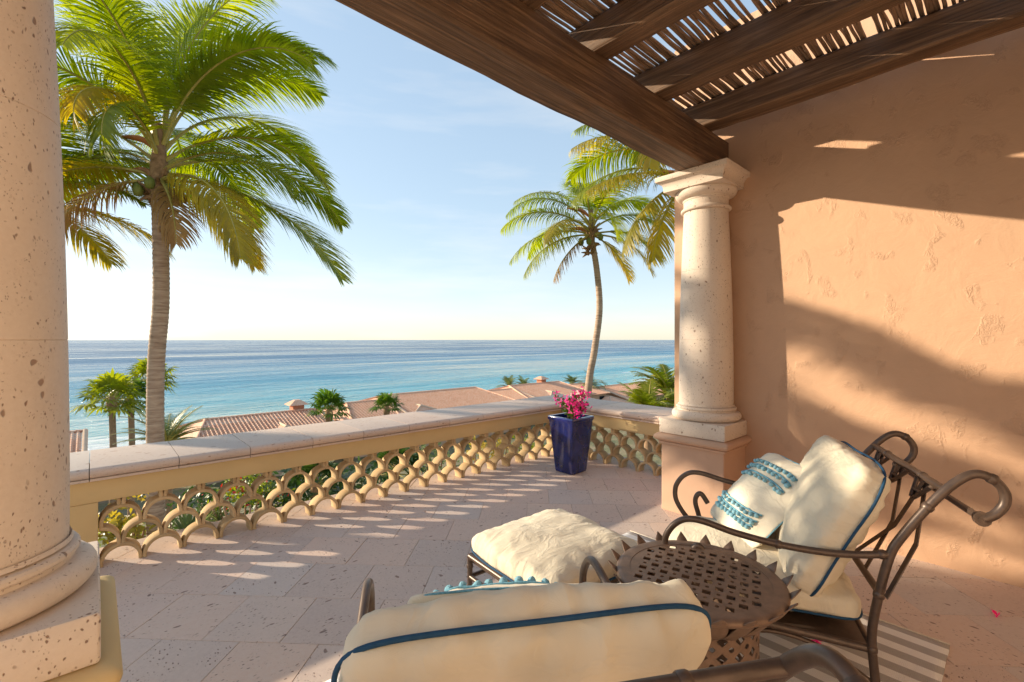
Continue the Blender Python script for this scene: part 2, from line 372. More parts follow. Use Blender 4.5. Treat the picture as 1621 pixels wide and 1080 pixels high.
for j in range(-22, 24):
    for i in range(-22, 24):
        a = (i+.5*(j % 2))*T; b = j*T + .06
        cx, cy = 1.2+(a+b)*c45, 1+(b-a)*c45
        if not (-3.6 < cx < 5.9 and -3.3 < cy < 5.4): continue
        poly = [(cx+(p+q)*c45, cy+(q-p)*c45) for p, q in ((-hw,-hw),(hw,-hw),(hw,hw),(-hw,hw))][::-1]
        cl = clip(poly, -3.22, -2.92, 5.02, 4.45)
        if len(cl) < 3: continue
        t = cx*S+cy*C; l = cx*C-cy*S
        inside = all(-3.2 < p[0] < 5.0 and -2.9 < p[1] < 4.43 for p in poly)
        seen = t > .6 and abs(l/t) < 1.3 and 1.5/t < .95 and (cx < 4.4 or cy > 2)
        tiles.append((0 if seen else 1, t, cx, cy, cl, inside))
tiles.sort(key=lambda q: (q[0], q[1])); tm = None; rest = MB()
for n, (un, t, cx, cy, poly, inside) in enumerate(tiles):
    if poly[0] and sum(poly[i-1][0]*poly[i][1]-poly[i][0]*poly[i-1][1] for i in range(len(poly))) < 0: poly = poly[::-1]
    if n < 290 and not un:
        dz = rnd.uniform(-.0012, .0008)
        if inside:
            if tm is None: tm = slab([(p[0]-cx, p[1]-cy) for p in poly]).mesh('floor_tile', 30)
            o = link('floor_tile', tm, M['floor_stone'], floor, (cx, cy, dz), 0)
            o.rotation_euler.z = R(90)*rnd.randrange(4)
        else: slab([(p[0]-cx, p[1]-cy) for p in poly]).build('floor_tile', M['floor_stone'], floor, 30, (cx, cy, dz))
    else:
        s_ = slab(poly); rest.add(s_.v, s_.f)
o = rest.build('floor_tile_field', M['floor_stone'], floor, 30); o['kind'] = 'stuff'

# ------------------------------------------------------------------ walls
w = thing('stucco_wall', 'terracotta coloured rough trowelled stucco wall beside the wrought iron chair', 'wall', (4.6, -.3, 0))
mb = MB(); mb.cbox((WX, -2.9, -.02), (5.15, 2.235, 4.3), .02)
o = mb.build('plaster', M['wall_stucco'], w); o.matrix_parent_inverse = Matrix.Translation((-4.6, .3, 0))
mb = MB(); mb.cbox((-3.1, -1.75, -.02), (WX-.004, -1.35, 4.3), .02)  # unseen house wall behind the camera, added pale and near for warm bounce fill
o = mb.build('unseen_house_wall', M['pale_stucco'], w); o.matrix_parent_inverse = Matrix.Translation((-4.6, .3, 0))

# ------------------------------------------------------------------ columns
def torus_prof(r, z0, z1, n=8):
    m = (z0+z1)/2; h = (z1-z0)/2
    return [(r-h+h*math.cos(a), m+h*math.sin(a)) for a in [-math.pi/2+math.pi*i/n for i in range(n+1)]]
CT = 2.936
def column(cx, cy, label, ped, mould, full=True):
    t = thing('stone_column', label, 'column', (cx, cy, 0), 0)
    mb = MB(); mb.sqlathe([(.275, 0.002), (.275, .585)], cr=.012); mb.build('pedestal', ped, t)
    mb = MB(); mb.sqlathe([(.276, .585), (.295, .588), (.300, .605)] + [(.29+.04*math.sin(a), .645-.032*math.cos(a)) for a in [math.pi*i/8 for i in range(9)]] + [(.27, .680)], cr=.02)
    mb.build('pedestal_moulding', mould, t)
    mb = MB(); mb.sqlathe([(.262, .6805), (.285, .683), (.288, .69), (.288, .802), (.284, .808), (.2, .8085)], cr=.008); mb.build('plinth', M['column_stone'], t)
    mb = MB(); mb.lathe([(.20, .809)] + torus_prof(.284, .809, .885, 10) + [(.236, .887), (.236, .897)] + torus_prof(.247, .898, .925, 5) + [(.222, .93)], 64); mb.build('base_ring', M['column_stone'], t)
    def shaft_r(z):
        q = (z-.93)/(2.62-.93); return .222 - .042*max(0, q-.05)**1.35 + .006*math.sin(math.pi*q)
    for z0, z1 in ((.9305, 1.5), (1.5, 2.1), (2.1, 2.62)):
        mb = MB(); zs = [z0+(z1-z0)*i/8 for i in range(9)]
        pr = [(shaft_r(z0)-.002, z0)] + [(shaft_r(z), min(max(z, z0+.0015), z1-.0015)) for z in zs] + [(shaft_r(z1)-.002, z1)]
        if z0 < 1: pr[1:1] = [(.232, z0+.002), (.228, z0+.014)]
        mb.lathe(pr, 64); mb.build('shaft_drum', M['column_stone'], t)
    mb = MB(); mb.lathe([(.17, 2.621)] + torus_prof(.208, 2.622, 2.655, 6) + [(.184, 2.662), (.184, 2.715), (.190, 2.72), (.190, 2.727), (.196, 2.735)] + [(.196+.058*math.sin(a), 2.79-.055*math.cos(a)) for a in [math.pi/2*i/6 for i in range(7)]] + [(.25, 2.80)], 64)
    mb.build('capital', M['column_stone'], t)
    mb = MB(); mb.sqlathe([(.25, 2.801), (.262, 2.803), (.264, 2.83)] + [(.264+.05*(1-math.cos(a)), 2.832+.06*math.sin(a)) for a in [math.pi/2*i/6 for i in range(7)]] + [(.316, 2.895), (.316, CT-.002), (.3, CT-.001)], cr=.006)
    mb.build('abacus', M['column_stone'], t); return t
column(4.00, 1.85, 'cream stone column standing against the terracotta stucco wall', M['pedestal_stucco'], M['pedestal_stucco'])
column(-.275, 1.85, 'large freestanding cream stone column on a yellow moulded pedestal', M['ochre_stucco'], M['ochre_stucco'])

# ------------------------------------------------------------------ balustrade
bal = thing('balustrade', 'low stone capped balustrade pierced by rows of scalloped roof tile arches', 'balustrade', (2.3, 4.1, 0))
bi = Matrix.Translation((-2.3, -4.1, 0))
def bpart(o): o.matrix_parent_inverse = bi; return o
def cope_prof(d=.72):
    # (depth outward from the inner lip, z)
    p = [(.03, .582), (.012, .586), (.012, .602)]
    p += [(.034-.034*math.sin(a), .636-.034*math.cos(a)) for a in [math.pi*i/10 for i in range(11)]]
    return p + [(d-.034+.034*math.sin(a), .636+.034*math.cos(a)) for a in [math.pi*i/10 for i in range(11)]] + [(d-.03, .582)]
def coping(x0, x1):
    m = MB(); pr = cope_prof(); n = len(pr); g = .0022
    for x, sh in ((x0+g, 1), (x1-g, 1)): m.v += [(x, p, z) for p, z in pr]
    m.f = [(i, n+i, n+(i+1) % n, (i+1) % n) for i in range(n)] + [tuple(range(n)), tuple(range(2*n-1, n-1, -1))]; m.m = [0]*len(m.f); return m
x = -1.9
while x < 5.2:
    x1 = min(x+.465 + rnd.uniform(-.02, .02), 5.24)
    if 5.24-x1 < .2: x1 = 5.24
    bpart(coping(0, x1-x).build('coping_stone', M['coping_stone'], bal, 40, (x, BY-.042, rnd.uniform(-.001, .001)))); x = x1
    if x >= 5.239: break
y = BY-.044
while y > 2.24:
    y1 = max(y-.46, 2.236)
    if y1-2.236 < .15: y1 = 2.236
    m = coping(0, y-y1); o = bpart(m.build('coping_stone', M['coping_stone'], bal, 40, (BX-.042, y, rnd.uniform(-.001, .001)))); o.rotation_euler.z = R(-90)
    y = y1
    if y <= 2.237: break
mb = MB(); mb.cbox((-1.9, BY, .44), (4.80, BY+.215, .5815), .006); bpart(mb.build('rail', M['ochre_stucco'], bal))
mb = MB(); mb.cbox((-1.9, BY+.22, .53), (5.19, BY+.62, .5805), .006); bpart(mb.build('soffit', M['ochre_stucco'], bal))
mb = MB(); mb.cbox((BX+.22, 2.236, .53), (BX+.62, BY+.21, .5805), .006); bpart(mb.build('soffit', M['ochre_stucco'], bal))
mb = MB(); mb.cbox((BX, 2.236, .44), (BX+.215, BY-.002, .5815), .006); bpart(mb.build('rail', M['ochre_stucco'], bal))
mb = MB(); mb.cbox((-.56, BY+.002, .001), (.02, BY+.213, .4395), .006); bpart(mb.build('end_post', M['ochre_stucco'], bal))
mb = MB(); mb.cbox((BX+.012, BY+.012, .001), (BX+.20, BY+.20, .4395), .006); bpart(mb.build('end_post', M['ochre_stucco'], bal))
def arch_mesh(w, h, a0, a1, th=.0215, depth=.115):
    """barrel tile on edge: an arched shell w wide and h high, hollow below, running back by depth"""
    ro = w/2-.0008; leg = h-ro; ri = ro-th; m = MB(); n = 14; pts = []
    angs = [a0+(a1-a0)*i/n for i in range(n+1)]
    out = [(ro*math.cos(a), leg+ro*math.sin(a)) for a in angs]; inn = [(ri*math.cos(a), leg+ri*math.sin(a)) for a in angs]
    if a0 < .1: out.insert(0, (ro, 0)); inn.insert(0, (ri, 0))
    if a1 > 3.1: out.append((-ro, 0)); inn.append((-ri, 0))
    k = len(out)
    for d, e in ((0, .0016), (.0018, 0), (depth-.0018, 0), (depth, .0016)):
        for (ox, oz), (ix, iz) in zip(out, inn):
            cxm, czm = (ox+ix)/2, (oz+iz)/2; f = e/th*2
            m.v.append((ox+(cxm-ox)*f, d, oz+(czm-oz)*f))
        for (ox, oz), (ix, iz) in zip(out, inn):
            cxm, czm = (ox+ix)/2, (oz+iz)/2; f = e/th*2
            m.v.append((ix+(cxm-ix)*f, d, iz+(czm-iz)*f))
    q = 2*k
    for s in range(3):
        A, B = s*q, (s+1)*q
        for i in range(k-1):
            m.f.append((A+i, A+i+1, B+i+1, B+i)); m.f.append((A+k+i+1, A+k+i, B+k+i, B+k+i+1))
        m.f.append((A, B, B+k, A+k)); m.f.append((A+k-1, A+2*k-1, B+2*k-1, B+k-1))
    for i in range(k-1): m.f.append((i, k+i, k+i+1, i+1)); e = 3*q; m.f.append((e+i, e+i+1, e+k+i+1, e+k+i))
    m.m = [0]*len(m.f); return m.mesh('tile_arch', 50)
RH = .1307
def arch_run(n, w, place):
    full = arch_mesh(w, RH, 0, math.pi); lh = arch_mesh(w, RH, 0, math.pi/2); rh = arch_mesh(w, RH, math.pi/2, math.pi)
    for row in range(4):
        if row % 2 == 0:
            for i in range(n): place(full, (i+.5)*w, row*RH)
        else:
            for i in range(n-1): place(full, (i+1)*w, row*RH)
            place(lh, 0, row*RH); place(rh, n*w, row*RH)
def jit(): return rnd.uniform(-.004, .004)
def pl1(me, x, z):
    o = bpart(link('tile_arch', me, M['arch_stucco'], bal, (.022+x, BY+.018+jit(), z+.0005))); o.rotation_euler.z = R(rnd.uniform(-.8, .8))
def pl2(me, x, z):
    o = bpart(link('tile_arch', me, M['arch_stucco'], bal, (BX+.018+jit(), BY-.004-x, z+.0005))); o.rotation_euler.z = R(-90+rnd.uniform(-.8, .8))
arch_run(20, (BX-.022)/20, pl1); arch_run(8, (BY-.004-2.236)/8, pl2)

# ------------------------------------------------------------------ pergola
per = thing('pergola', 'dark brown timber pergola roofed with crooked sticks', 'pergola', (1.9, 1.83, CT))
pi_ = Matrix.Translation((-1.9, -1.83, -CT))
def ppart(o): o.matrix_parent_inverse = pi_; return o
def timber(Lh, w, h, seed, nseg=40, amp=.006):
    """rough sawn timber along local X, worn arrises, slightly uneven"""
    m = MB(); ring = []; c = .014
    for sx_, sz in ((1,-1),(1,1),(-1,1),(-1,-1)):
        if sx_*sz < 0: ring += [(sx_*(w/2-c), sz*h/2), (sx_*w/2, sz*(h/2-c))]
        else: ring += [(sx_*w/2, sz*(h/2-c)), (sx_*(w/2-c), sz*h/2)]
    k = len(ring)
    for i in range(nseg+1):
        x = Lh*i/nseg
        for y, z in ring:
            d = noise.noise((x*1.7, y*9+seed, z*9))*amp + noise.noise((x*7, y*20+seed, z*20))*amp*.4
            m.v.append((x, y*(1+d/w*2), z*(1+d/h*2)))
    for i in range(nseg):
        for j in range(k): m.f.append((i*k+j, i*k+(j+1) % k, (i+1)*k+(j+1) % k, (i+1)*k+j))
    m.f += [tuple(range(k-1, -1, -1)), tuple(nseg*k+j for j in range(k))]; m.m = [0]*len(m.f); return m
bz = 3.243
ppart(timber(4.95, .25, bz-CT, 1, 60).build('main_beam', M['beam_wood'], per, 40, (-.82, 1.834, (CT+bz)/2)))
for i, x in enumerate([3.76, 3.03, 2.305, 1.655, .95, .25, -.45]):
    o = ppart(timber(3.55, .165, .205, 20+i, 40).build('rafter', M['beam_wood'], per, 40, (x, -1.34, bz+.104))); o.rotation_euler.z = R(90)
sv = []
for kx in range(8):
    m = MB(); n = 46; pts = []; rr = []
    ph = rnd.uniform(0, 9)
    for i in range(n+1):
        x = 4.95*i/n
        pts.append((x, noise.noise((x*1.3, ph, 0))*.022+noise.noise((x*5, ph, 7))*.007, noise.noise((x*1.1, ph, 4))*.008)); rr.append((.0108+.0035*noise.noise((x*.8, ph, 9)))*(1+.12*noise.noise((x*14, ph, 2))))
    m.tube(pts, rr, 6); sv.append(m.mesh('stick', 180))
y = -1.30; k_ = 0
while y < 2.16:
    o = ppart(link('stick', sv[rnd.randrange(8)], M['stick_wood'], per, (-.82 + (4.95 if k_ % 2 else 0), y, bz+.2095+.016+rnd.uniform(0, .006)))); o.rotation_euler.z = (math.pi if k_ % 2 else 0)+rnd.uniform(-.006, .006)
    y += rnd.choice((.014, .017, .019, .021, .026)) + (rnd.uniform(.04, .06) if rnd.random() < .022 else 0); k_ += 1

# ------------------------------------------------------------------ cushions and chairs
def cushion(w, d, t, seed=0, n=26, puff=.38, wr=1.0, p=3.2, ce=7):
    """soft cushion centred on the origin, flat in z; returns (mesh builder, mapping)"""
    def mp_(x, y, z):
        m = max(abs(x), abs(y), 1e-6); ln = (abs(x)**ce+abs(y)**ce)**(1/ce); q = m/ln
        mm = max(m, abs(z)); l2 = (m**p+abs(z)**p)**(1/p); sc = mm/l2
        X, Y, Z = x*q*sc, y*q*sc, z*sc
        ext = (abs(X)**4+abs(Y)**4)**.25
        th = (1-puff)+puff*max(0, 1-min(1, ext)**2.2)
        pinch = 1-.035*(1-abs(Y)**2)*abs(X)**3
        pinch2 = 1-.035*(1-abs(X)**2)*abs(Y)**3
        P = Vector((X*w/2*pinch2, Y*d/2*pinch, Z*t/2*th))
        s = Vector((P.x*4, P.y*4, P.z*4+seed))
        a = noise.noise(s)*.014 + noise.noise(s*2.3)*.007
        e = min(1, ext)**3
        cr = noise.noise((P.x*(26 if abs(Y) > abs(X) else 5), P.y*(5 if abs(Y) > abs(X) else 26), seed+P.z*9))*.008*e
        cr += -abs(noise.noise((P.x*9+P.y*6, P.y*9-P.x*6, seed+2)))*.009*(.4+e)
        rg = 1-abs(noise.noise((P.x*11+P.y*3, P.y*11-P.x*3, seed+7+P.z*11)))*2; cr += max(0, rg-.6)*.005
        nrm = Vector((X*e*.6, Y*e*.6, Z if abs(Z) > .05 else 0))
        if nrm.length > 0: nrm.normalize()
        return P + nrm*(a+cr)*wr
    bm = bmesh.new(); bmesh.ops.create_cube(bm, size=2)
    bmesh.ops.subdivide_edges(bm, edges=bm.edges[:], cuts=n, use_grid_fill=True)
    for v in bm.verts: v.co = mp_(*v.co)
    bm.verts.index_update(); mb = MB(); mb.add([v.co[:] for v in bm.verts], [[v.index for v in f.verts] for f in bm.faces]); bm.free()
    return mb, mp_
def piping(mp_, z, r=.0052, n=120, off=1.035):
    pts = []
    for i in range(n):
        s = i/n*8; q = int(s//2); f = s % 2 - 1
        x, y = [(1, f), (-f, 1), (-1, -f), (f, -1)][q]
        P = mp_(x, y, z); pts.append(Vector((P.x*off, P.y*off, P.z)))
    for _ in range(3): pts = [(pts[i-2]+pts[i-1]+pts[i]+pts[(i+1) % n]+pts[(i+2) % n])/5 for i in range(n)]
    m = MB(); m.tube(pts, r, 7, closed=True); return m
def place(o, rx=0, ry=0, rz=0): o.rotation_euler = (rx, ry, rz); return o
def collar(mb, p, d, r=.019, h=.012):
    p = Vector(p); d = Vector(d).normalized(); mb.tube([p-d*h, p-d*h*.5, p+d*h*.5, p+d*h], [r*.86, r, r, r*.86], 10)
W2 = .40
POST = [(.05, .004), (.05, .06), (.052, .134), (.064, .313), (.041, .483), (.006, .643), (-.028, .72), (-.112, .854), (-.189, .953), (-.248, .997), (-.299, .986), (-.333, .942), (-.333, .895), (-.306, .853), (-.272, .832)]
ARM = [(0.004, .652), (.10, .632), (.223, .62), (.391, .624), (.559, .647), (.68, .676), (.751, .679), (.80, .655), (.835, .612), (.852, .565), (.848, .50), (.81, .43), (.75, .36), (.70, .29)]
FLEG = [(.665, .505), (.70, .555), (.725, .545), (.735, .50), (.715, .42), (.69, .30), (.69, .16), (.715, .05), (.72, .004)]
def chair(label, loc, rz, seed):
    t = thing('lounge_chair', label, 'chair', loc, rz); bmz = M['bronze_metal']
    for sx_ in (-1, 1):
        X = sx_*W2
        mb = MB(); mb.tube(spline([(X, y, z) for y, z in POST], 5), .0165, 12)
        for p, d in (((X, -.112, .854), (0, -.66, .75)), ((X, .041, .483), (0, -.2, 1)), ((X, .064, .26), (0, 0, 1)), ((X, -.30, .985), (0, -.9, -.4))): collar(mb, p, d, .0205)
        mb.tube([(X-.004*sx_-.012, -.272, .832), (X+.012, -.272, .832)], .026, 12)
        o = mb.build('back_post', bmz, t, 60)
        mb = MB(); mb.tube(spline([(X, y, z) for y, z in ARM], 5), .0145, 12)
        collar(mb, (X, .391, .624), (0, 1, .08), .0185); collar(mb, (X, .03, .646), (0, 1, -.2), .0185); mb.build('arm', bmz, t, 60)
        mb = MB(); mb.tube(spline([(X*.97, y, z) for y, z in FLEG], 5), .0145, 10); collar(mb, (X*.97, .69, .27), (0, 0, 1), .019)
        mb.build('front_leg', bmz, t, 60)
        mb = MB(); mb.tube(spline([(X*.985, .055, .12), (X*.985, .22, .215), (X*.985, .40, .245), (X*.985, .56, .20), (X*.985, .70, .10)], 6), .010, 8)
        mb.build('side_brace', bmz, t, 60)
    mb = MB()
    for a, b in (((-W2, .06, .255), (W2, .06, .255)), ((-W2*.97, .70, .285), (W2*.97, .70, .285))): mb.tube([a, b], .0145, 10)
    for sx_ in (-1, 1): mb.tube([(sx_*W2*.985, .062, .257), (sx_*W2*.985, .70, .283)], .0165, 10)
    mb.box((-W2+.01, .07, .252), (W2-.01, .69, .262)); mb.build('seat_frame', bmz, t, 50)
    mb = MB(); mb.tube([(-W2, -.165, .926), (W2, -.165, .926)], .0155, 10)
    for q in (-.2, .2): collar(mb, (q, -.165, .926), (1, 0, 0), .0195)
    mb.build('top_rail', bmz, t, 60)
    mb = MB(); mb.tube([(-W2-.012, -.272, .832), (W2+.012, -.272, .832)], .014, 10); mb.build('scroll_rail', bmz, t, 60)
    mb = MB(); mb.tube([(-W2, .038, .49), (W2, .038, .49)], .0145, 10); mb.build('lower_back_rail', bmz, t, 60)
    for q in range(3):                       # flat crossing straps between the two rails
        for sg in (-1, 1):
            xa = -.25+.25*q; xb = xa+.2*sg; m = MB(); a = Vector((xa, -.155, .915)); b = Vector((xb, .036, .50))
            e = Vector((.016, 0, 0)); h = Vector((0, -.004 if sg < 0 else .004, 0))
            mid = (a+b)/2 + Vector((0, -.03, -.02))
            vs_ = []
            for p in (a, mid, b): vs_ += [p-e+h-Vector((0,.002,0)), p+e+h-Vector((0,.002,0)), p+e+h+Vector((0,.002,0)), p-e+h+Vector((0,.002,0))]
            m.add(vs_, [(0,1,5,4),(1,2,6,5),(2,3,7,6),(3,0,4,7),(4,5,9,8),(5,6,10,9),(6,7,11,10),(7,4,8,11),(3,2,1,0),(8,9,10,11)])
            m.build('back_strap', bmz, t, 0)
    for xa in (-.24, 0, .24):                # pierced triangular gussets below the top rail
        m = MB()
        for sg in (-1, 1): m.tube([(xa+sg*.075, -.162, .918), (xa+sg*.012, -.118, .845)], .009, 6)
        m.tube([(xa-.03, -.135, .872), (xa+.03, -.135, .872)], .008, 6); m.build('gusset', bmz, t, 60)
    mb, mp_ = cushion(.73, .80, .20, seed, 30, .26, .9, 3.8, 10); c = mb.build('seat_cushion', M['cream_fabric'], t, 180); c.location = (0, .47, .375)
    piping(mp_, -.45).build('piping', M['blue_piping'], c, 180)
    mb, mp_ = cushion(.76, .63, .26, seed+5, 40, .30, 1.3, 4.2, 12); c = mb.build('back_cushion', M['cream_fabric'], t, 180)
    c.location = (.0, .16, .68); place(c, R(90+26), 0, 0)
    piping(mp_, .30, .0056).build('piping', M['blue_piping'], c, 180)
    return t
def chair_origin(mx_, my_, ang):           # middle of the arm fronts -> frame origin
    return (mx_+.75*math.sin(ang), my_-.75*math.cos(ang), 0)
A1 = R(24.9); r1 = Vector((math.cos(A1), math.sin(A1), 0)); P1 = Vector((2.332, .333, 0)) + r1*.40
chair('cream cushioned iron lounge chair facing sideways in front of the stucco wall', P1, A1, 3)
A2 = R(-30.7); r2 = Vector((math.cos(A2), math.sin(A2), 0)); P2 = Vector((.6115, .637, 0)) + r2*.035
chair('cream cushioned iron lounge chair with its back turned, behind the ottoman', P2, A2, 11)

pom = MB(); bm = bmesh.new(); bmesh.ops.create_icosphere(bm, subdivisions=2, radius=1)
for v in bm.verts: v.co *= 1+.22*noise.noise(v.co*4.3)
bm.verts.index_update(); pom.add([v.co[:] for v in bm.verts], [[v.index for v in f.verts] for f in bm.faces]); bm.free(); POM = pom.mesh('pom', 0)
def pillow(label, loc, rot, seed, size=.46):
    t = thing('throw_pillow', label, 'pillow', loc); t.rotation_euler = rot
    mb, mp_ = cushion(size, size, .17, seed, 22, .62, .8, 2.4, 12); mb.build('cover', M['pillow_fabric'], t, 180)
    piping(mp_, 0, .0028, off=1.01).build('edge_braid', M['blue_braid'], t, 180)
    def surf(u, v, off=.003): P = mp_(u, v, 1.0); return Vector((P.x, P.y, P.z+off))
    for v0 in (-.86, -.66, -.46, .34, .58, .82):
        pts = [surf(-.93+1.86*i/24, v0) for i in range(25)]
        m = MB(); m.tube(pts, .0055, 6); m.build('braid', M['blue_braid'], t, 180)
        for i in range(10):
            u = -.86+1.72*i/9+rnd.uniform(-.02,.02); p = surf(u, v0-.085+rnd.uniform(-.02, .02), .012)
            o = link('pom_pom', POM, M['blue_yarn'], t, p); sc = rnd.uniform(.0105, .0135); o.scale = (sc, sc, sc*.95); o.rotation_euler = (rnd.random()*6, rnd.random()*6, 0)
    return t
def chair_pt(P, A, x, y, z): return Vector((P[0]+math.cos(A)*x-math.sin(A)*y, P[1]+math.sin(A)*x+math.cos(A)*y, z))
pillow('cream pillow with rows of blue pom poms leaning in the sideways chair', Vector((2.695, .94, .645)), (R(46), 0, R(227.7)), 21, .52)
pillow('cream pillow whose blue pom poms peep over the turned chair back', chair_pt(P2, A2, -.03, .345, .70), (R(60), 0, A2+R(176)), 31)

# ------------------------------------------------------------------ ottoman
OA = R(-4.5); t = thing('ottoman', 'cream cushioned iron footstool ottoman in front of the turned chair', 'ottoman', (1.765, 1.615, 0), OA)
h = .315
for sx_ in (-1, 1):
    for sy in (-1, 1):
        mb = MB(); mb.tube(spline([(sx_*h, sy*h, .355), (sx_*h, sy*h, .22), (sx_*(h+.004), sy*(h+.004), .10), (sx_*(h+.016), sy*(h+.016), .004)], 4), .0145, 10); collar(mb, (sx_*h, sy*h, .30), (0,0,1), .018); mb.build('leg', M['bronze_metal'], t, 60)
for q in range(4):
    a = [(-h,-h),(h,-h),(h,h),(-h,h)]; p, r_ = a[q], a[(q+1) % 4]
    mb = MB(); mb.tube([(p[0], p[1], .352), (r_[0], r_[1], .352)], .0145, 10); mx_ = ((p[0]+r_[0])/2, (p[1]+r_[1])/2, .352)
    collar(mb, mx_, (r_[0]-p[0], r_[1]-p[1], 0), .0185); mb.build('top_rail', M['bronze_metal'], t, 60)
    mb = MB(); mb.tube([(p[0], p[1], .245), (r_[0], r_[1], .245)], .012, 10); mb.build('lower_rail', M['bronze_metal'], t, 60)
mb = MB(); mb.box((-h+.01, -h+.01, .318), (h-.01, h-.01, .328)); mb.build('seat_panel', M['bronze_metal'], t, 0)
mb, mp_ = cushion(.68, .67, .20, 41, 38, .28, 1.0, 3.8, 12); c = mb.build('seat_cushion', M['cream_fabric'], t, 180); c.location = (.01, .0, .418)
piping(mp_, -.4).build('piping', M['blue_piping'], c, 180)

# ------------------------------------------------------------------ pierced metal table
TP = Vector((1.81, .87, 0)); t = thing('side_table', 'round pierced bronze metal drum table with a ring of pointed leaves', 'table', TP, R(20))
def holed(mb, quad, hole, fn):
    """cell (four uv corners) with a hole (list of uv), both passed through fn"""
    n = len(hole); q = n//4; vs_ = [fn(*p) for p in quad]+[fn(*p) for p in hole]; fs = []
    for i in range(4):
        for j in range(q): fs.append((i, 4+(i*q+j) % n, 4+(i*q+j+1) % n))
        fs.append((i, 4+((i+1)*q) % n, (i+1) % 4))
    mb.add(vs_, [f[::-1] for f in fs])
def hole_pts(cx, cy, s, rnd_):
    if rnd_: return [(cx+s*.56*math.cos(a), cy+s*.56*math.sin(a)) for a in [R(-135+45*i) for i in range(8)]]
    return [(cx-s, cy-s), (cx, cy-s), (cx+s, cy-s), (cx+s, cy), (cx+s, cy+s), (cx, cy+s), (cx-s, cy+s), (cx-s, cy)]
mb = MB(); g = .042; ZT = .55
for i in range(-8, 9):
    for j in range(-8, 9):
        cx, cy = i*g, j*g; d = math.hypot(cx, cy)
        if d > .285: continue
        q = [(cx-g/2, cy-g/2), (cx+g/2, cy-g/2), (cx+g/2, cy+g/2), (cx-g/2, cy+g/2)]
        if d < .252: holed(mb, q, hole_pts(cx, cy, .0148, (i+j) % 2), lambda a, b: (a, b, ZT))
        else: mb.add([(a, b, ZT) for a, b in q], [(0,1,2,3)])
o = mb.build('pierced_plate', M['table_metal'], t, 0); md = o.modifiers.new('thick', 'SOLIDIFY'); md.thickness = .004; md.offset = -1
mb = MB(); n = 72; pr = [(.268, .5475), (.268, .5515), (.300, .553), (.315, .551), (.322, .544), (.322, .532), (.316, .526), (.305, .526), (.268, .5475)]
mb.lathe(pr, n, cap=False); mb.build('rim', M['table_metal'], t, 50)
def body_r(z): q = z/.50; return .265 - .035*q - .025*math.sin(math.pi*q) + (.012 if q < .06 else 0)
mb = MB(); NB = 20; rows = 7; dz = .068
for j in range(2*rows-1):
    for i in range(NB):
        th = (i+.5*(j % 2))*2*math.pi/NB; zc = .045+(j+1)*dz/2*.92; ha = math.pi/NB; hz = dz*.92/2
        fn = lambda a, b: (body_r(b)*math.cos(a), body_r(b)*math.sin(a), b)
        quad = [(th, zc-hz), (th+ha, zc), (th, zc+hz), (th-ha, zc)]
        s = .62 if j % 2 else .33; hl = []
        for e in range(4):
            (a0, b0), (a1, b1) = quad[e], quad[(e+1) % 4]
            hl += [(th+(a0-th)*s, zc+(b0-zc)*s), (th+((a0+a1)/2-th)*s*(1 if j % 2 else 1.35), zc+((b0+b1)/2-zc)*s*(1 if j % 2 else 1.35))]
        holed(mb, quad, hl, fn)
o = mb.build('pierced_body', M['table_metal'], t, 0); md = o.modifiers.new('thick', 'SOLIDIFY'); md.thickness = .003
mb = MB(); mb.lathe([(body_r(0)+.004, .0), (body_r(0)+.008, .02), (body_r(.045)+.004, .07), (body_r(.045)-.002, .07), (body_r(0)-.002, .0)], 60, cap=False); mb.build('base_band', M['table_metal'], t, 50)
mb = MB(); mb.lathe([(.206, .475), (.222, .47), (.226, .50), (.262, .535), (.25, .538), (.206, .49)], 60, cap=False); mb.build('neck_band', M['table_metal'], t, 50)
lm = MB(); NL = 5
for i in range(NL+1):
    q = i/NL; r_ = .228 + .128*q**.8; z = .43+.165*q - .04*max(0, q-.55); hw_ = .037*(1-q**3.6)+.001; bow = .010*(1-q)
    lm.v += [(r_-bow, -hw_, z), (r_, 0, z-.004), (r_-bow, hw_, z)]
for i in range(NL): lm.f += [(3*i, 3*i+1, 3*i+4, 3*i+3), (3*i+1, 3*i+2, 3*i+5, 3*i+4)]
lm.m = [0]*len(lm.f); LM = lm.mesh('leaf_blade', 180)
for i in range(20):
    o = link('leaf_blade', LM, M['table_metal'], t, (0,0,0), 2*math.pi*i/20); md = o.modifiers.new('thick', 'SOLIDIFY'); md.thickness = .003

# ------------------------------------------------------------------ rug, fallen petals
RX0, RX1, RY0, RY1 = .74, 3.095, .22, 2.03
rug = thing('striped_rug', 'flat grey and white striped rug under the round metal table', 'rug', ((RX0+RX1)/2, (RY0+RY1)/2, 0))
mb = MB(); nx_ = 60; ny_ = 46; HX, HY = (RX1-RX0)/2, (RY1-RY0)/2
def rz_(x, y): return .009+.002*noise.noise((x*3, y*3, 1))
mb.v = [(-HX+2*HX*i/nx_+.006*noise.noise((0, j*.3, 4)), -HY+2*HY*j/ny_+.006*noise.noise((i*.3, 0, 2)), rz_(i*.05, j*.05)) for j in range(ny_+1) for i in range(nx_+1)]
mb.f = [(j*(nx_+1)+i, j*(nx_+1)+i+1, (j+1)*(nx_+1)+i+1, (j+1)*(nx_+1)+i) for j in range(ny_) for i in range(nx_)]; mb.m = [0]*len(mb.f)
o = mb.build('weave', M['rug_weave'], rug, 180); md = o.modifiers.new('thick', 'SOLIDIFY'); md.thickness = .006
mb = MB(); mb.tube([(HX, -HY, .008), (HX, HY, .008)], .005, 6); mb.tube([(-HX, -HY, .008), (-HX, HY, .008)], .005, 6); mb.build('binding', M['rug_edge'], rug, 180)
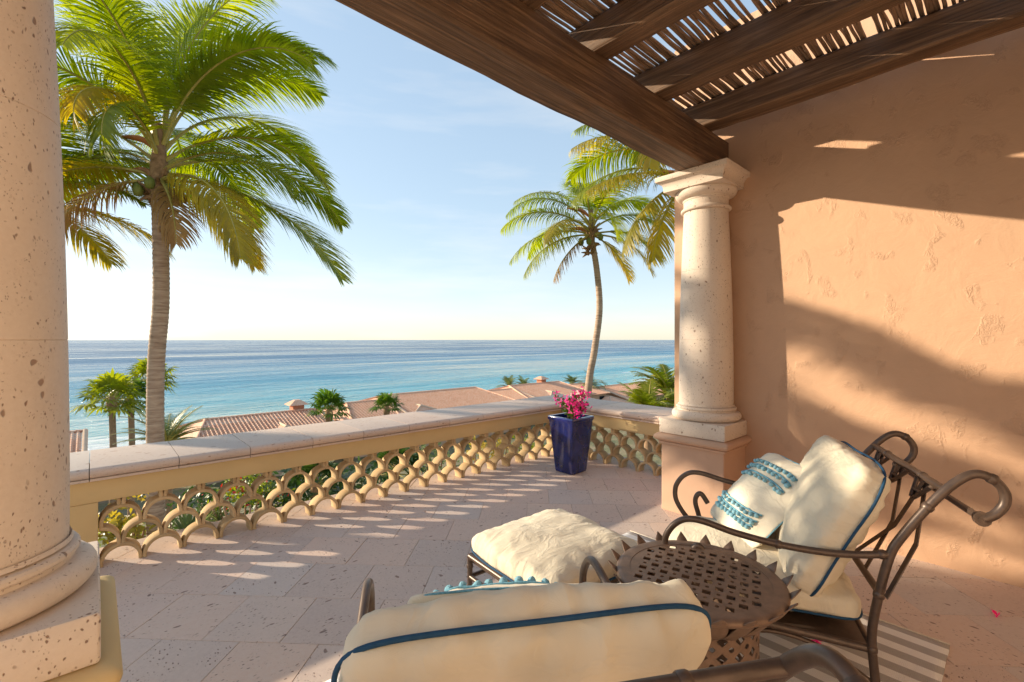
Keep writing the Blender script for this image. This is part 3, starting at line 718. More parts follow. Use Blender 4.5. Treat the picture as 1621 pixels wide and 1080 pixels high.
def bract(mb, c, s, nrm, rr_):
    """papery bract flower: three pointed cupped petals"""
    nrm = Vector(nrm).normalized(); x = nrm.orthogonal().normalized(); y = nrm.cross(x)
    for q in range(3):
        a = q*2.094+rr_.random(); d = x*math.cos(a)+y*math.sin(a); e = nrm.cross(d)
        mb.add([c, c+d*s*.5+e*s*.36+nrm*s*.25, c+d*s+nrm*s*.45, c+d*s*.5-e*s*.36+nrm*s*.25], [(0,1,2,3)])
for (x, y, z, lb) in ((2.62, .66, .022, 'fallen pink petal cluster lying on the striped rug'), (3.62, .08, .012, 'fallen pink petal cluster lying on the bare stone tiles')):
    mb = MB()
    for q in range(4): bract(mb, Vector((rnd.uniform(-.012,.012), rnd.uniform(-.012,.012), 0)), .022, (rnd.uniform(-1,1), rnd.uniform(-1,1), .6), rnd)
    tag(mb.build('fallen_petals', M['pink_petal'], None, 0, (x, y, z)), lb, 'petals')

# ------------------------------------------------------------------ blue planter and bougainvillea
pt = thing('planter', 'tall tapered square pot glazed deep cobalt blue in the balustrade corner', 'planter', (4.03, 3.43, 0))
mb = MB(); mb.sqlathe([(.118, .003), (.124, .006), (.130, .03), (.178, .58), (.186, .592), (.190, .60), (.190, .628), (.186, .634), (.165, .634), (.160, .628), (.158, .56), (.05, .555)], cr=.012); mb.build('pot', M['blue_glaze'], pt)
mb = MB(); mb.sqlathe([(.1575, .54), (.1575, .575), (.10, .585)], cr=.01); mb.build('soil', M['soil'], pt)
bg = thing('bougainvillea', 'bright pink flowering bougainvillea growing in the blue pot', 'plant', (4.03, 3.43, .585))
r5 = random.Random(5); st_ = MB(); fl = MB(); wt = MB(); lf = MB()
tips = []
for q in range(17):
    a = r5.uniform(0, 6.28); ra = r5.uniform(.05, .20); hgt = r5.uniform(.10, .28)*(1.15 if r5.random() < .4 else 1)
    p = [Vector((.03*math.cos(a), .03*math.sin(a), 0)), Vector((ra*.5*math.cos(a), ra*.5*math.sin(a), hgt*.6)), Vector((ra*math.cos(a), ra*math.sin(a), hgt))]
    sp = spline(p, 5); st_.tube(sp, [.005-.0003*i for i in range(len(sp))], 5); tips.append(p[2])
    for s_ in sp[3:]:
        for e in range(8):
            d = Vector((r5.uniform(-1,1), r5.uniform(-1,1), r5.uniform(-.3,.8))).normalized(); c_ = s_ + d*r5.uniform(.01,.035); x = d.orthogonal().normalized(); l_ = r5.uniform(.03,.05)
            lf.add([c_, c_+d*l_*.5+x*l_*.3, c_+d*l_, c_+d*l_*.5-x*l_*.3], [(0,1,2,3)])
for tip in tips:
    for q in range(11):
        d = Vector((r5.gauss(0,1), r5.gauss(0,1), r5.gauss(.2,.8))).normalized(); c_ = tip + d*r5.uniform(.015, .08)
        bract(wt if r5.random() < .04 else fl, c_, r5.uniform(.026, .04), d, r5)
st_.build('stem', M['bark'], bg, 180); lf.build('foliage', M['fan_leaf'], bg, 0); fl.build('blossom', M['pink_petal'], bg, 0); wt.build('blossom', M['white_petal'], bg, 0)

# ------------------------------------------------------------------ palms
RV = Vector((C, -S, 0)); FV = Vector((S, C, 0))       # picture right / away
def frond(Lf, az, e0, droop, seed, leaf_len=.75, nl=78, hang=.6, wid=.034, wind=None, roll=0):
    """feather palm frond from the origin: arching rib and two combs of drooping leaflets"""
    rr_ = random.Random(seed); m = MB(); n = 26; az = R(az); out = (RV*math.cos(az)+FV*math.sin(az)).normalized(); up = Vector((0,0,1))
    pts = [Vector((0,0,0))]; tans = []; side0 = out.cross(up).normalized(); bend = rr_.uniform(-.12, .12)
    for i in range(n):
        q = i/n; an = R(e0 - droop*q**1.25); d = (out*math.cos(an)+up*math.sin(an)+side0*bend*q*.6).normalized(); tans.append(d); pts.append(pts[-1]+d*Lf/n)
    tans.append(tans[-1]); m.cur = 1
    m.tube(pts, [max(.004, .030*(1-i/n)**1.1+.004) if i > 1 else .042 for i in range(n+1)], 5); m.cur = 0
    for i in range(nl):
        q = .17+.83*(i+.5)/nl; f = q*n; k0 = min(int(f), n-1); p = pts[k0].lerp(pts[k0+1], f-k0); tv = tans[k0]
        side = tv.cross(up)
        if side.length < .05: side = side0.copy()
        side.normalize(); side = (Matrix.Rotation(R(roll)*q, 3, tv) @ side); nrm = side.cross(tv).normalized()
        ll = leaf_len*(math.sin(math.pi*min(1, (q-.10)/.9)**.75)**.6*.92+.10)
        for sg in (-1, 1):
            l_ = ll*rr_.uniform(.85, 1.1); lean = .45+.75*q+rr_.uniform(-.12, .12)
            d = (side*sg + tv*lean + nrm*.22*rr_.uniform(.3, 1.4)).normalized()
            w_ = wid*rr_.uniform(.8, 1.15); a = p; prev = None; vs_ = []; dd = d
            segs = 4; wd = nrm.cross(d).normalized()
            if wd.length < .1: wd = tv
            hg = hang*rr_.uniform(.7, 1.35)
            for s in range(segs+1):
                u_ = s/segs; ww = w_*(.55+.9*u_ if u_ < .35 else .87*(1-(u_-.35)/.65)**.8)+.0015
                vs_ += [a-wd*ww/2, a+wd*ww/2]
                dd = (dd + Vector((0,0,-1))*hg*.42*(.5+u_) + (wind*.16 if wind else Vector((0,0,0)))).normalized(); a = a+dd*l_/segs
            m.add(vs_, [(2*s, 2*s+1, 2*s+3, 2*s+2) for s in range(segs)])
    return m
def trunk_mesh(pts, r0, r1, rings=.09, n=18):
    sp = spline(pts, 14); m = MB(); Lg = 0; P2_ = []; rr_ = []
    tot = sum((sp[i+1]-sp[i]).length for i in range(len(sp)-1)); N_ = int(tot/ (rings/2)); acc = 0; j = 0
    for i in range(N_+1):
        tgt = tot*i/N_
        while j < len(sp)-2 and acc+(sp[j+1]-sp[j]).length < tgt: acc += (sp[j+1]-sp[j]).length; j += 1
        sg = (sp[j+1]-sp[j]).length; P2_.append(sp[j].lerp(sp[j+1], min(1, (tgt-acc)/max(sg, 1e-6))))
        q = i/N_; rr_.append((r0+(r1-r0)*q)*(1+(.035 if i % 2 else -.02)+.03*noise.noise((i*.7, 0, 1))))
    m.tube(P2_, rr_, n); return m
def coco_palm(label, base, top, fronds, r0, r1, Lf, mids=(), seed=0, leaf_len=.75, nl=78, wid=.034, dense=True, nuts=6, group=None, rise=.45):
    t = thing('coconut_palm', label, 'palm tree', base, 0, group); b = Vector(base); cr = Vector(top)-b
    trunk_mesh([Vector((0,0,0))]+[Vector(q)-b for q in mids]+[cr], r0, r1).build('trunk', M['palm_bark'], t, 60)
    rr_ = random.Random(seed)
    mb = MB()                                # leaf bases and fibre round the growing point
    for q in range(26):
        a = rr_.uniform(0, 6.28); z = rr_.uniform(-.55, .15); d = Vector((math.cos(a), math.sin(a), 0)); p = cr+d*r1*.8+Vector((0,0,z))
        e = p+d*rr_.uniform(.10,.28)+Vector((0,0,rr_.uniform(-.12,.30))); mb.tube([p, p.lerp(e, .5)+Vector((0,0,.03)), e], [.05, .04, .012], 5)
    mb.tube([cr-Vector((0,0,.35)), cr, cr+Vector((0,0,.35)), cr+Vector((0,0,.5+.8*rise))], [r1*1.1, r1*1.35, r1*1.15, .05], 10)
    if rise > .6:                            # old leaf stubs hanging on one side of the trunk
        for q in range(34):
            p = cr+RV*(r1*.9+rr_.uniform(0, .12))+FV*rr_.uniform(-.16, .1)+Vector((0,0,rr_.uniform(-.95, -.2))); e = p+RV*rr_.uniform(.02,.2)+FV*rr_.uniform(-.1,.1)+Vector((0,0,rr_.uniform(-.16,.06))); mb.tube([p, p.lerp(e,.5), e], [.055, .045, .008], 5)
    mb.build('leaf_bases', M['boot_fibre'], t, 60)
    for i, fr in enumerate(fronds):
        az, e0, dr = fr[:3]; Ls = fr[3] if len(fr) > 3 else 1; kd = fr[4] if len(fr) > 4 else 0
        m = frond(Lf*Ls, az, e0, dr, seed*50+i, leaf_len*(.35+.65*min(1, Ls)), int(nl*(.3+.7*min(1.1, Ls))*(1, .85, .6)[kd]), rr_.uniform(.5, .85) if kd == 0 else 1.0, wid, RV, rr_.uniform(-35, 35))
        o = m.build('frond', [M[('palm_leaf', 'palm_leaf_yellow', 'palm_leaf_dry')[kd]], M['frond_rib']], t, 0)
        o.location = cr+Vector((0,0,.05+rise*max(0, math.sin(R(e0)))**1.5))+ (RV*math.cos(R(az))+FV*math.sin(R(az)))*.08
    for i in range(nuts):
        a = rr_.uniform(0, 6.28); m = MB(); m.lathe([(.0, -.11), (.06, -.09), (.085, -.01), (.07, .07), (.02, .11), (0, .115)], 10, cap=False)
        o = m.build('coconut', M['coconut'], t, 180); o.location = cr+Vector((math.cos(a)*.32, math.sin(a)*.32, -.05-rr_.random()*.2))
    for i in range(2):
        a = R(180 if i == 0 else 170); d = RV*math.cos(a)+FV*math.sin(a); m = MB(); p0 = cr+Vector((0,0,.05+.5*(1-i)))
        sp = spline([p0, p0+d*.3+Vector((0,0,.25-.05*i)), p0+d*.75+Vector((0,0,.22+.1*(1-i)))], 5); m.tube(sp, [.01+.05*math.sin(math.pi*j/(len(sp)-1)) for j in range(len(sp))], 6)
        m.build('spathe', M['spathe'], t, 180)
    return t
# tall palm beyond the parapet, in front of the sea
b1_ = at(248, 700, 8.5); top1 = at(252, 290, 8.5); bb = Vector((b1_.x, b1_.y, gz(b1_.y)-.1))
coco_palm('tall coconut palm rising right behind the stone coping, thick ringed trunk', bb, top1,
  [(172, 64, 20, 1.08), (158, 76, 26, 1.12), (100, 82, 40, 1.15), (200, 84, 45, 1.1), (20, 86, 58, 1.15), (5, 76, 108, 1.1), (350, 66, 112, 1.08), (40, 72, 90, 1.05), (12, 38, 105, .92), (348, 22, 85, .85), (354, -4, 58, 1.12, 0), (340, -18, 45, .8, 1), (330, 0, 75, .95, 1),
   (178, 38, 38, .85), (186, 14, 70, .8, 1), (160, 30, 80, .9), (266, 58, 165, .62, 1), (282, 46, 160, .66, 0), (285, 62, 130, .85), (60, 58, 100, 1), (120, 52, 100, 1), (90, 35, 100, 1), (35, 28, 90, 1), (225, 58, 105, .8),
   (320, -30, 45, .5, 2), (20, -20, 60, .6, 1), (215, -15, 60, .5, 2), (270, 80, 90, .9)],
    .15, .122, 3.65, mids=[at(246, 620, 8.5), at(255, 470, 8.5)], seed=1, leaf_len=1.08, nl=116, wid=.037, nuts=9, rise=.75)
# its neighbour, half hidden by the near column
tp = at(38, 330, 8.8); b_ = Vector((tp.x-.4, tp.y+.3, gz(tp.y)-.1))
coco_palm('leaning coconut palm half hidden by the large freestanding column', b_, tp,
  [(0, 42, 75, .8), (352, 22, 62, .8), (5, 2, 48, .8, 1), (20, 55, 90, .8), (60, 50, 95), (110, 60, 90), (150, 45, 95), (190, 30, 90), (230, 50, 100), (270, 60, 120), (310, 38, 100, .75), (335, 60, 95, .8), (345, -12, 40, .75, 1), (180, 70, 60), (90, 78, 40)],
  .16, .13, 3.4, seed=2, leaf_len=1.0, nl=90, wid=.036, nuts=5)
# slender curved palm beyond the corner
tp = at(936, 375, 14); b_ = at(926, 640, 14); b_.z = gz(b_.y)-.1; b_.x -= .2
coco_palm('slender curved coconut palm beyond the balustrade corner with the blue pot', b_, tp,
  [(178, 52, 105, .95), (186, 34, 85, .95), (170, 14, 75, .9), (200, -5, 65, .85), (150, 60, 90), (100, 70, 70), (60, 62, 90, .9), (20, 55, 95, .85), (0, 36, 95, .8), (350, 10, 80, .75), (330, -8, 70, .75, 1), (280, 30, 120, .8), (250, 55, 110, .8), (300, 62, 105, .8), (225, 22, 95, .8, 1), (190, -35, 40, .6, 2), (10, -28, 50, .6, 1), (130, 30, 95)],
  .125, .085, 3.1, mids=[at(931, 620, 14), at(941, 555, 14), at(949, 490, 14), at(945, 430, 14)], seed=3, leaf_len=.9, nl=88, wid=.036, nuts=5)
tp = at(1092, 292, 9.6); b_ = Vector((tp.x+.3, tp.y, gz(tp.y)-.1))
coco_palm('golden green coconut palm mostly hidden behind the end of the stucco wall', b_, tp,
  [(180, 44, 82, .92, 1), (172, 60, 95, .95), (190, 12, 50, .78, 1), (200, -22, 55, .8, 1), (165, 25, 80, .9), (215, -40, 40, .75, 1), (150, 45, 95), (230, 30, 100, .8, 1), (100, 60, 90), (40, 50, 90), (0, 40, 90), (320, 40, 100), (280, 50, 110)],
  .15, .12, 2.9, seed=4, leaf_len=.95, nl=90, wid=.036, nuts=4)
# palm to the left of the terrace, out of the picture: its fronds throw the soft shade on the wall
SP = Vector((4.15, -.55, .05)) + SUNDIR*13.2
b_ = Vector((SP.x-.3, SP.y+.2, gz(SP.y)-.1))
coco_palm('coconut palm standing in the garden left of the terrace', b_, SP,
  [(az, e, d_, .8) for az, e, d_ in ((0,35,90),(35,50,100),(70,28,80),(105,60,100),(140,40,90),(175,55,95),(210,30,85),(245,48,95),(280,30,90),(320,52,100),(20,5,60),(90,0,60),(160,8,60),(230,5,60),(300,-2,55))],
  .16, .13, 3.0, seed=9, leaf_len=.7, nl=56, wid=.06, nuts=0)

# fan palms
def fan_leaf(m, o, d, size, rr_, n=15, pet=.6):
    d = d.normalized(); m.cur = 1; tip = o+d*size*pet; m.tube([o, o.lerp(tip, .5)+Vector((0,0,.02*size)), tip], [.016*size+.004, .012*size+.003, .006*size+.002], 4); m.cur = 0
    side = d.cross(Vector((0,0,1)))
    if side.length < .1: side = Vector((1,0,0))
    side.normalize(); nm = side.cross(d).normalized()
    for i in range(n):
        a = R(-115+230*i/(n-1)); dir_ = (d*math.cos(a)+side*math.sin(a)+nm*(.12 if i % 2 else -.02)).normalized(); l_ = size*.62*(1-.22*abs(a)/2)*rr_.uniform(.9, 1.08)
        w_ = nm.cross(dir_).normalized()*size*.052; mid = tip+dir_*l_*.55; end = tip+dir_*l_+Vector((0,0,-.18*size*rr_.uniform(.6, 1.3)))
        m.add([tip, mid-w_, end, mid+w_], [(0,1,2,3)])
def fan_palm(label, top, size, seed, mat='fan_leaf', nleaf=24, r=.13, group=None, lo=-35):
    b_ = Vector((top.x, top.y, gz(top.y)-.1)); t = thing('fan_palm', label, 'palm tree', b_, 0, group); rr_ = random.Random(seed); cr = top-b_
    trunk_mesh([Vector((0,0,0)), cr*.5+Vector((.06,0,0)), cr], r*1.2, r, .12, 10).build('trunk', M['bark'], t, 60)
    for i in range(nleaf):
        m = MB(); a = i*2.4+rr_.uniform(-.3,.3); e = R(lo+(80-lo)*((i+.5)/nleaf)**.9)
        d = Vector((math.cos(a)*math.cos(e), math.sin(a)*math.cos(e), math.sin(e))); fan_leaf(m, Vector((0,0,0)), d, size*rr_.uniform(.85, 1.1), rr_)
        m.build('frond', [M[mat], M['frond_rib']], t, 0, cr)
    m = MB(); m.tube([cr-Vector((0,0,.55)), cr-Vector((0,0,.1)), cr+Vector((0,0,.2))], [r*1.1, r*1.7, r*.6], 9); m.build('leaf_bases', M['boot_fibre'], t, 60); return t
fan_palm('fan palm with pale brown trunk, left of the thick ringed palm trunk', at(177, 634, 22), 1.4, 61, 'lime_leaf')
fan_palm('fan palm crown crowded against the thick ringed palm trunk', at(207, 634, 24), 1.35, 62, 'fan_leaf')
fan_palm('tallest fan palm, standing just behind the thick ringed trunk', at(238, 603, 26), 1.35, 63, 'lime_leaf')
fan_palm('dark green fan palm at the gable end of the house with the chimney', at(521, 652, 19), .95, 64, 'fan_leaf', 22, .1, None, -15)
fan_palm('small fan palm in front of the long stepped tile roof', at(612, 647, 23), .85, 65, 'fan_leaf', 20, .1, None, -10)
# feathery clumps (pygmy date, areca, cycad): many short fronds from one crown
def clump(name, label, top, Lf, seed, mat, nf=26, e_lo=5, e_hi=85, droop=60, trunk=True, leaf_len=.22, nl=30, wid=.022, cat='palm tree', group=None):
    b_ = Vector((top.x, top.y, gz(top.y)-.1)); t = thing(name, label, cat, b_, 0, group); rr_ = random.Random(seed); cr = top-b_
    if trunk: trunk_mesh([Vector((0,0,0)), cr*.5+Vector((.04,.02,0)), cr], .11, .09, .12, 9).build('trunk', M['bark'], t, 60)
    for i in range(nf):
        m = frond(Lf*rr_.uniform(.8, 1.15), rr_.uniform(0, 360), rr_.uniform(e_lo, e_hi), droop*rr_.uniform(.7, 1.3), seed*100+i, leaf_len, nl, .35, wid)
        m.build('frond', [M[mat], M['frond_rib']], t, 0, cr if trunk else cr*rr_.uniform(.0, .15))
    return t
clump('date_palm', 'feathery low date palm spreading round the foot of the ringed trunk', at(264, 702, 12), 1.3, 71, 'sage_leaf', 30, 12, 85, 45)
clump('areca_palm', 'lime green areca palm beside the end of the stucco wall', at(1026, 662, 11), 1.05, 72, 'lime_leaf', 26, 20, 88, 70, True, .34, 22, .05)
clump('areca_palm', 'taller yellow green areca palm touching the stucco wall edge', at(1060, 628, 12), 1.25, 73, 'lime_leaf', 24, 25, 88, 70, True, .36, 22, .05)
for i, (u, v, t_, L_, lb) in enumerate(((806, 613, 78, 2.6, 'feathery palm crown behind the roofs, left of the second chimney'), (829, 611, 80, 2.0, 'smaller feathery palm crown behind the roofs near the second chimney'), (906, 607, 82, 2.2, 'feathery palm crown behind the roofs, left of the slender curved trunk'),
                                        (938, 607, 76, 3.0, 'wide feathery palm crown behind the slender curved trunk'))):
    clump('distant_palm', lb, at(u, v, t_), L_, 80+i, 'sage_leaf', 22, 0, 80, 60, True, .7, 18, .10)

# ------------------------------------------------------------------ garden plants seen through the arches
def shrub(label, c, r_, seed, mat, nleaf=420, ls=.09, flowers=None, hz=.8, group=None):
    b_ = Vector((c.x, c.y, gz(c.y)-.05)); t = thing('garden_shrub', label, 'shrub', b_, 0, group); rr_ = random.Random(seed); h0 = c.z-b_.z; m = MB(); sm = MB(); fm = MB()
    for q in range(9):
        a = rr_.uniform(0, 6.28); k_ = rr_.uniform(.3, .9); e = Vector((math.cos(a)*r_*k_, math.sin(a)*r_*k_, h0+rr_.uniform(-.5, .6)*r_*hz)); sm.tube(spline([Vector((0,0,0)), e*.5+Vector((0,0,.15)), e], 4), .018, 5)
    ctr = [Vector((rr_.gauss(0,.42), rr_.gauss(0,.42), rr_.gauss(0,.42)))*r_ for _ in range(16)]
    for q in range(nleaf):
        p = ctr[q % 16]+Vector((rr_.gauss(0,1), rr_.gauss(0,1), rr_.gauss(0,1)))*r_*.2; p.z = p.z*hz+h0
        d = Vector((rr_.gauss(0,1), rr_.gauss(0,1), rr_.gauss(.4,.7))).normalized(); x = d.orthogonal().normalized(); l_ = ls*rr_.uniform(.7,1.5)
        (fm if flowers and rr_.random() < .16 else m).add([p, p+d*l_*.5+x*l_*.25, p+d*l_, p+d*l_*.5-x*l_*.25], [(0,1,2,3)])
    sm.build('stem', M['bark'], t, 180); m.build('foliage', M[mat], t, 0)
    if flowers: fm.build('blossom', M[flowers], t, 0)
def agave(label, c, r_, seed, mat, n=26):
    b_ = Vector((c.x, c.y, gz(c.y)-.05)); t = thing('agave', label, 'plant', b_); rr_ = random.Random(seed); cr = c-b_
    for q in range(n):
        a = q*2.4; e = R(10+75*q/n); d = Vector((math.cos(a)*math.cos(e), math.sin(a)*math.cos(e), math.sin(e))); s_ = d.cross(Vector((0,0,1))).normalized(); m = MB(); nn_ = d.cross(s_)
        for i in range(6):
            u_ = i/5; p = d*r_*u_+Vector((0,0,-.10*r_*u_*u_)); w_ = r_*.06*(1-u_**2.5)+.001; m.v += [tuple(p-s_*w_+nn_*-.01), tuple(p+nn_*.012), tuple(p+s_*w_+nn_*-.01)]
        for i in range(5): m.f += [(3*i, 3*i+1, 3*i+4, 3*i+3), (3*i+1, 3*i+2, 3*i+5, 3*i+4)]
        m.m = [0]*len(m.f); m.build('blade', M[mat], t, 180, cr)
    m = MB(); m.tube([Vector((0,0,0)), cr], [.06, .05], 8); m.build('stem', M['bark'], t, 180)
plants = [('variegated yellow shrub at the left end of the pierced arches', 190, 830, 8.2, .62, 'croton_leaf', 520, .11, None),
          ('loose lime shrub seen low through the arches near the ringed trunk', 222, 850, 8.9, .55, 'lime_leaf', 460, .10, None),
          ('yellow green shrub dotted with red flowers behind the arches', 385, 790, 9.2, .62, 'lime_leaf', 560, .09, 'red_petal'),
          ('dark dense shrub behind the arches right of the red flowered shrub', 440, 780, 10.5, .85, 'dark_leaf', 640, .13, None),
          ('dark glossy shrub in the middle of the arches', 560, 775, 11, .9, 'dark_leaf', 640, .14, None),
          ('sage coloured shrub behind the arches left of the blue pot', 690, 735, 11.5, .75, 'sage_leaf', 520, .10, None),
          ('pale yellow shrub behind the arches just left of the blue pot', 770, 722, 10.5, .6, 'croton_leaf', 520, .09, None),
          ('lime shrub hidden low behind the corner arches', 830, 715, 11, .6, 'lime_leaf', 460, .09, None),
          ('dark low shrub below the ringed palm trunk', 320, 800, 10.2, .65, 'dark_leaf', 480, .10, None)]
for i, (lb, u, v, t_, r_, mt, n_, ls, fl_) in enumerate(plants): shrub(lb, at(u, v, t_), r_, 200+i, mt, n_, ls, fl_)
agave('spiky green agave seen through the lower arches', at(296, 850, 8.4), .62, 301, 'sage_leaf')
agave('spiky agave in the pale clay pot below the terrace', at(345, 830, 9.0)+Vector((0,0,.05)), .35, 302, 'sage_leaf', 18)
pp = at(348, 835, 9.0); mb = MB(); q = pp.z-gz(pp.y)
mb.lathe([(.14, -q), (.2, -q+.05), (.27, -.1), (.30, -.03), (.30, 0), (.26, 0), (.24, -.08), (.02, -.09)], 24)
tag(mb.build('garden_pot', M['pale_pot'], None, 50, pp), 'pale clay garden pot standing below the terrace arches', 'pot')
fan_palm('young dark fan palm behind the middle arches', at(500, 770, 9.8), .8, 66, 'dark_leaf', 18, .07, None, -20)
fan_palm('young glossy fan palm behind the arches near the house end', at(625, 750, 10.5), .8, 67, 'dark_leaf', 18, .07, None, -20)

# ------------------------------------------------------------------ houses with barrel tile roofs
def roof_plane(mb, x0, x1, y_r, z_r, y_e, z_e, pitch=.30, xr0=None, xr1=None):
    """corrugated slope from a ridge (y_r, z_r) to an eave (y_e, z_e); hip ends cut the ridge to xr0..xr1"""
    xr0 = x0 if xr0 is None else xr0; xr1 = x1 if xr1 is None else xr1
    n = int((x1-x0)/pitch); prof = [(0, 0), (.18, .085), (.36, .115), (.54, .085), (.72, 0), (.86, -.03)]
    rows = 14
    for i in range(n):
        for a in range(6):
            xa = x0+(i+prof[a][0])*pitch; za = prof[a][1]; b = prof[(a+1) % 6]; xb = x0+(i+(b[0] if a < 5 else 1))*pitch; zb = b[1]
            xm = (xa+xb)/2; q0 = 0
            if xm < xr0: q0 = (xr0-xm)/max(xr0-x0, 1e-6)
            if xm > xr1: q0 = (xm-xr1)/max(x1-xr1, 1e-6)
            if q0 > .98: continue
            r0_ = int(q0*rows)
            for r_ in range(r0_, rows):
                qa, qb = max(q0, r_/rows), (r_+1)/rows; st0, st1 = 0., .022
                mb.add([(xa, y_r+(y_e-y_r)*qa, z_r+(z_e-z_r)*qa+za+st0), (xb, y_r+(y_e-y_r)*qa, z_r+(z_e-z_r)*qa+zb+st0), (xb, y_r+(y_e-y_r)*qb, z_r+(z_e-z_r)*qb+zb+st1), (xa, y_r+(y_e-y_r)*qb, z_r+(z_e-z_r)*qb+za+st1)], [(0,1,2,3)])
def cap_line(mb, a, b, r_=.11):
    a, b = Vector(a), Vector(b); n = max(2, int((b-a).length/.45)); pts = []; rr_ = []
    for i in range(n): pts += [a.lerp(b, i/n), a.lerp(b, (i+.97)/n)]; rr_ += [r_, r_*.82]
    mb.tube(pts, rr_, 8)
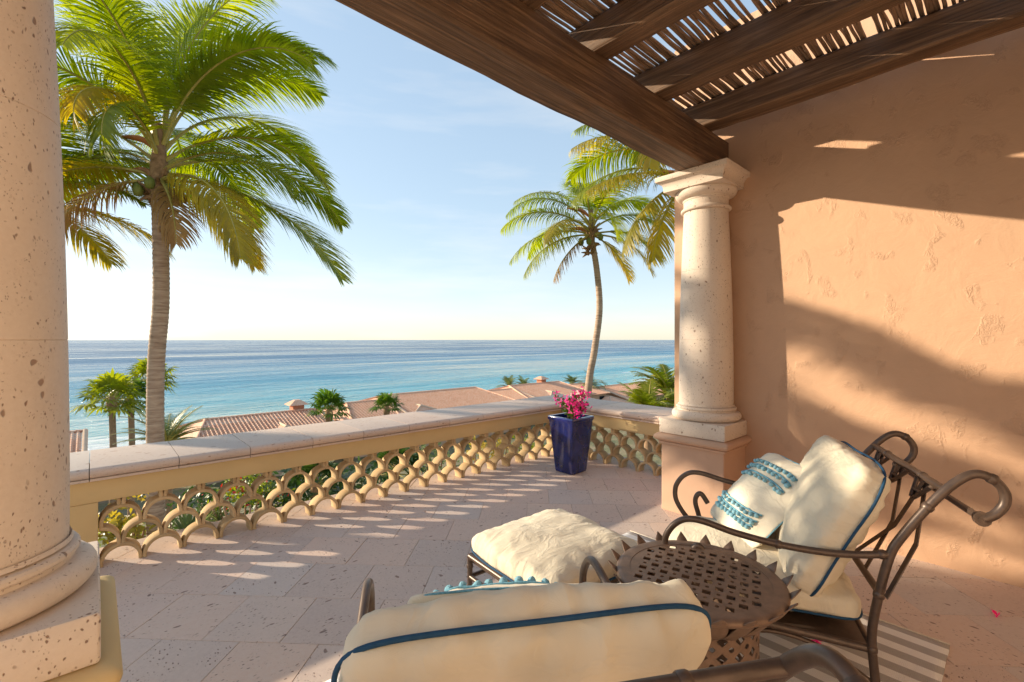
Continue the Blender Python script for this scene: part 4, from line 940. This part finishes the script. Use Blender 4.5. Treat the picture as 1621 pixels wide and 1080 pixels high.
def house(label, x0, x1, zr, yr=45., dep=5.2, fall=1.25, hipl=0, hipr=0, dormers=(), chim=None, chim_dy=.6):
    zg = gz(yr)-.3; t = thing('tile_roof_house', label, 'house', ((x0+x1)/2, yr, zg)); inv = Matrix.Translation((-(x0+x1)/2, -yr, -zg))
    def part(m, nm, mt, sm=0, par=None):
        o = m.build(nm, mt, par or t, sm)
        if par is None: o.matrix_parent_inverse = inv
        return o
    ze = zr-fall; m = MB(); m.box((x0+.4, yr-dep+.5, zg), (x1-.4, yr+dep-.5, ze+.05))
    if not hipl: m.add([(x0+.4, yr-dep+.5, ze+.05), (x0+.4, yr+dep-.5, ze+.05), (x0+.4, yr, zr-.12)], [(0,1,2)])
    if not hipr: m.add([(x1-.4, yr-dep+.5, ze+.05), (x1-.4, yr+dep-.5, ze+.05), (x1-.4, yr, zr-.12)], [(0,2,1)])
    part(m, 'wall', M['house_plaster'])
    m = MB(); roof_plane(m, x0, x1, yr, zr, yr-dep, ze, .30, x0+hipl, x1-hipr); roof_plane(m, x0, x1, yr, zr, yr+dep, ze, .9, x0+hipl, x1-hipr)
    for hx, xe, xr in ((hipl, x0, x0+hipl), (hipr, x1, x1-hipr)):
        if hx: m.add([(xr, yr, zr), (xe, yr-dep, ze), (xe, yr+dep, ze)], [(0,1,2) if xe < xr else (0,2,1)])
    part(m, 'roof', M['roof_tile'], 60)
    m = MB(); cap_line(m, (x0+hipl, yr, zr+.06), (x1-hipr, yr, zr+.06)); part(m, 'ridge_cap', M['roof_tile'], 60)
    for hx, xe, xr in ((hipl, x0, x0+hipl), (hipr, x1, x1-hipr)):
        m = MB(); cap_line(m, (xr, yr, zr+.05), (xe, yr-dep, ze+.06), .12 if hx else .16); part(m, 'verge', M['roof_tile'] if hx else M['verge_plaster'], 60)
        m = MB(); cap_line(m, (xr, yr, zr+.05), (xe, yr+dep, ze+.06), .12); part(m, 'verge', M['roof_tile'] if hx else M['verge_plaster'], 60)
    for (dx, dw, dzr, dyf) in dormers:     # small hipped wings running towards the camera
        m = MB(); zc = zr-dzr; yb = yr-dep*dzr/fall*.98; yf = yr-dep-dyf; zf = zc-dw*.38
        A = (dx, yb, zc); B = (dx, yf+dw*.8, zc); Lc = (dx-dw, yf, zf); Rc = (dx+dw, yf, zf); Lb = (dx-dw, yb-.1, zf); Rb = (dx+dw, yb-.1, zf)
        m.add([A, B, Lc, Lb], [(0,3,2,1)]); m.add([A, B, Rc, Rb], [(0,1,2,3)]); m.add([B, Lc, Rc], [(0,1,2)]); w_ = part(m, 'wing_roof', M['roof_tile'])
        m = MB(); cap_line(m, A, B); cap_line(m, B, Rc, .14); cap_line(m, B, Lc); part(m, 'wing_ridge', M['verge_plaster'], 60)
        m = MB(); m.box((dx-dw+.3, yf+.3, zg), (dx+dw-.3, yb, zf+.02)); part(m, 'wing_wall', M['house_plaster'])
        m = MB(); m.box((dx-.5, yf+.27, zf-1.5), (dx+.5, yf+.298, zf-.4)); part(m, 'window', M['dark_glass'])
    nwin = max(2, int((x1-x0)/3))
    for i in range(nwin):
        xw = x0+(x1-x0)*(i+.5)/nwin; m = MB(); m.box((xw-.6, yr-dep+.46, ze-1.7), (xw+.6, yr-dep+.497, ze-.35)); part(m, 'window', M['dark_glass'])
    if chim is not None:
        m = MB(); yc = yr+chim_dy; m.box((chim-.5, yc-.5, zr-.9), (chim+.5, yc+.5, zr+.55)); o = part(m, 'chimney', M['terracotta'])
        m = MB(); m.add([(chim-.9, yc-.9, zr+.55), (chim+.9, yc-.9, zr+.55), (chim+.9, yc+.9, zr+.55), (chim-.9, yc+.9, zr+.55), (chim-.25, yc-.25, zr+.98), (chim+.25, yc-.25, zr+.98), (chim+.25, yc+.25, zr+.98), (chim-.25, yc+.25, zr+.98)],
              [(3,2,1,0),(0,1,5,4),(1,2,6,5),(2,3,7,6),(3,0,4,7),(4,5,6,7)]); part(m, 'chimney_cap', M['roof_tile'], 0, None)
def rx(u, v, yr=45.): a = (u-810.5)/FPX; return yr*(S+a*C)/(C-a*S), CH + (538-v)/FPX*yr/(C-a*S)
def H_(label, u0, v0, u1, v1, yr=45., **kw):
    (x0, za), (x1, zb) = rx(u0, v0, yr), rx(u1, v1, yr); d = kw.pop('dorm', ()); ch = kw.pop('ch', None)
    zr = (za+zb)/2; dd = [(rx(u, 600, yr-4)[0], w_, dz_, f_) for u, w_, dz_, f_ in d]
    house(label, x0-kw.get('hipl', 0), x1+kw.get('hipr', 0), zr, yr, dormers=dd, chim=rx(ch, 600, yr+.6)[0] if ch else None, **kw)
H_('small tile roof end showing beside the freestanding column', 20, 690, 135, 687, 44.)
H_('house with a red tile roof and a capped chimney on its ridge', 325, 664, 505, 648.5, 45., hipl=1.6, dorm=((452, 2.6, .55, 1.2),), ch=470)
H_('low tile roofed house between the two fan palms', 548, 639, 612, 633, 45.3, hipl=1.5)
H_('long tile roofed house with a higher ridge and a wing', 606, 626, 752, 614.5, 46.5, hipl=1.2, hipr=2.2, fall=1.5, dep=6.2, dorm=((664, 3.6, .8, 1.0),))
H_('low tile roofed house just left of the pot corner', 760, 620, 812, 616.5, 46.8, fall=1.1)
H_('tile roofed house with a chimney behind the pink flowers', 806, 610.5, 884, 605.5, 47.5, hipl=1.4, hipr=1.6, fall=1.5, dep=6.0, dorm=((872, 3.0, .7, .6),), ch=857)
H_('short tile roofed house behind the slender palm trunk', 886, 610, 925, 608, 48.5, fall=1.2)
H_('pale verged tile roofed house right of the slender palm trunk', 945, 612, 1020, 606, 47., hipr=2.0, fall=1.5, dep=6.2, dorm=((962, 3.2, .9, .8),))
H_('tile roofed house beyond the areca palms by the wall', 1032, 609, 1100, 604, 48., hipl=1.5)
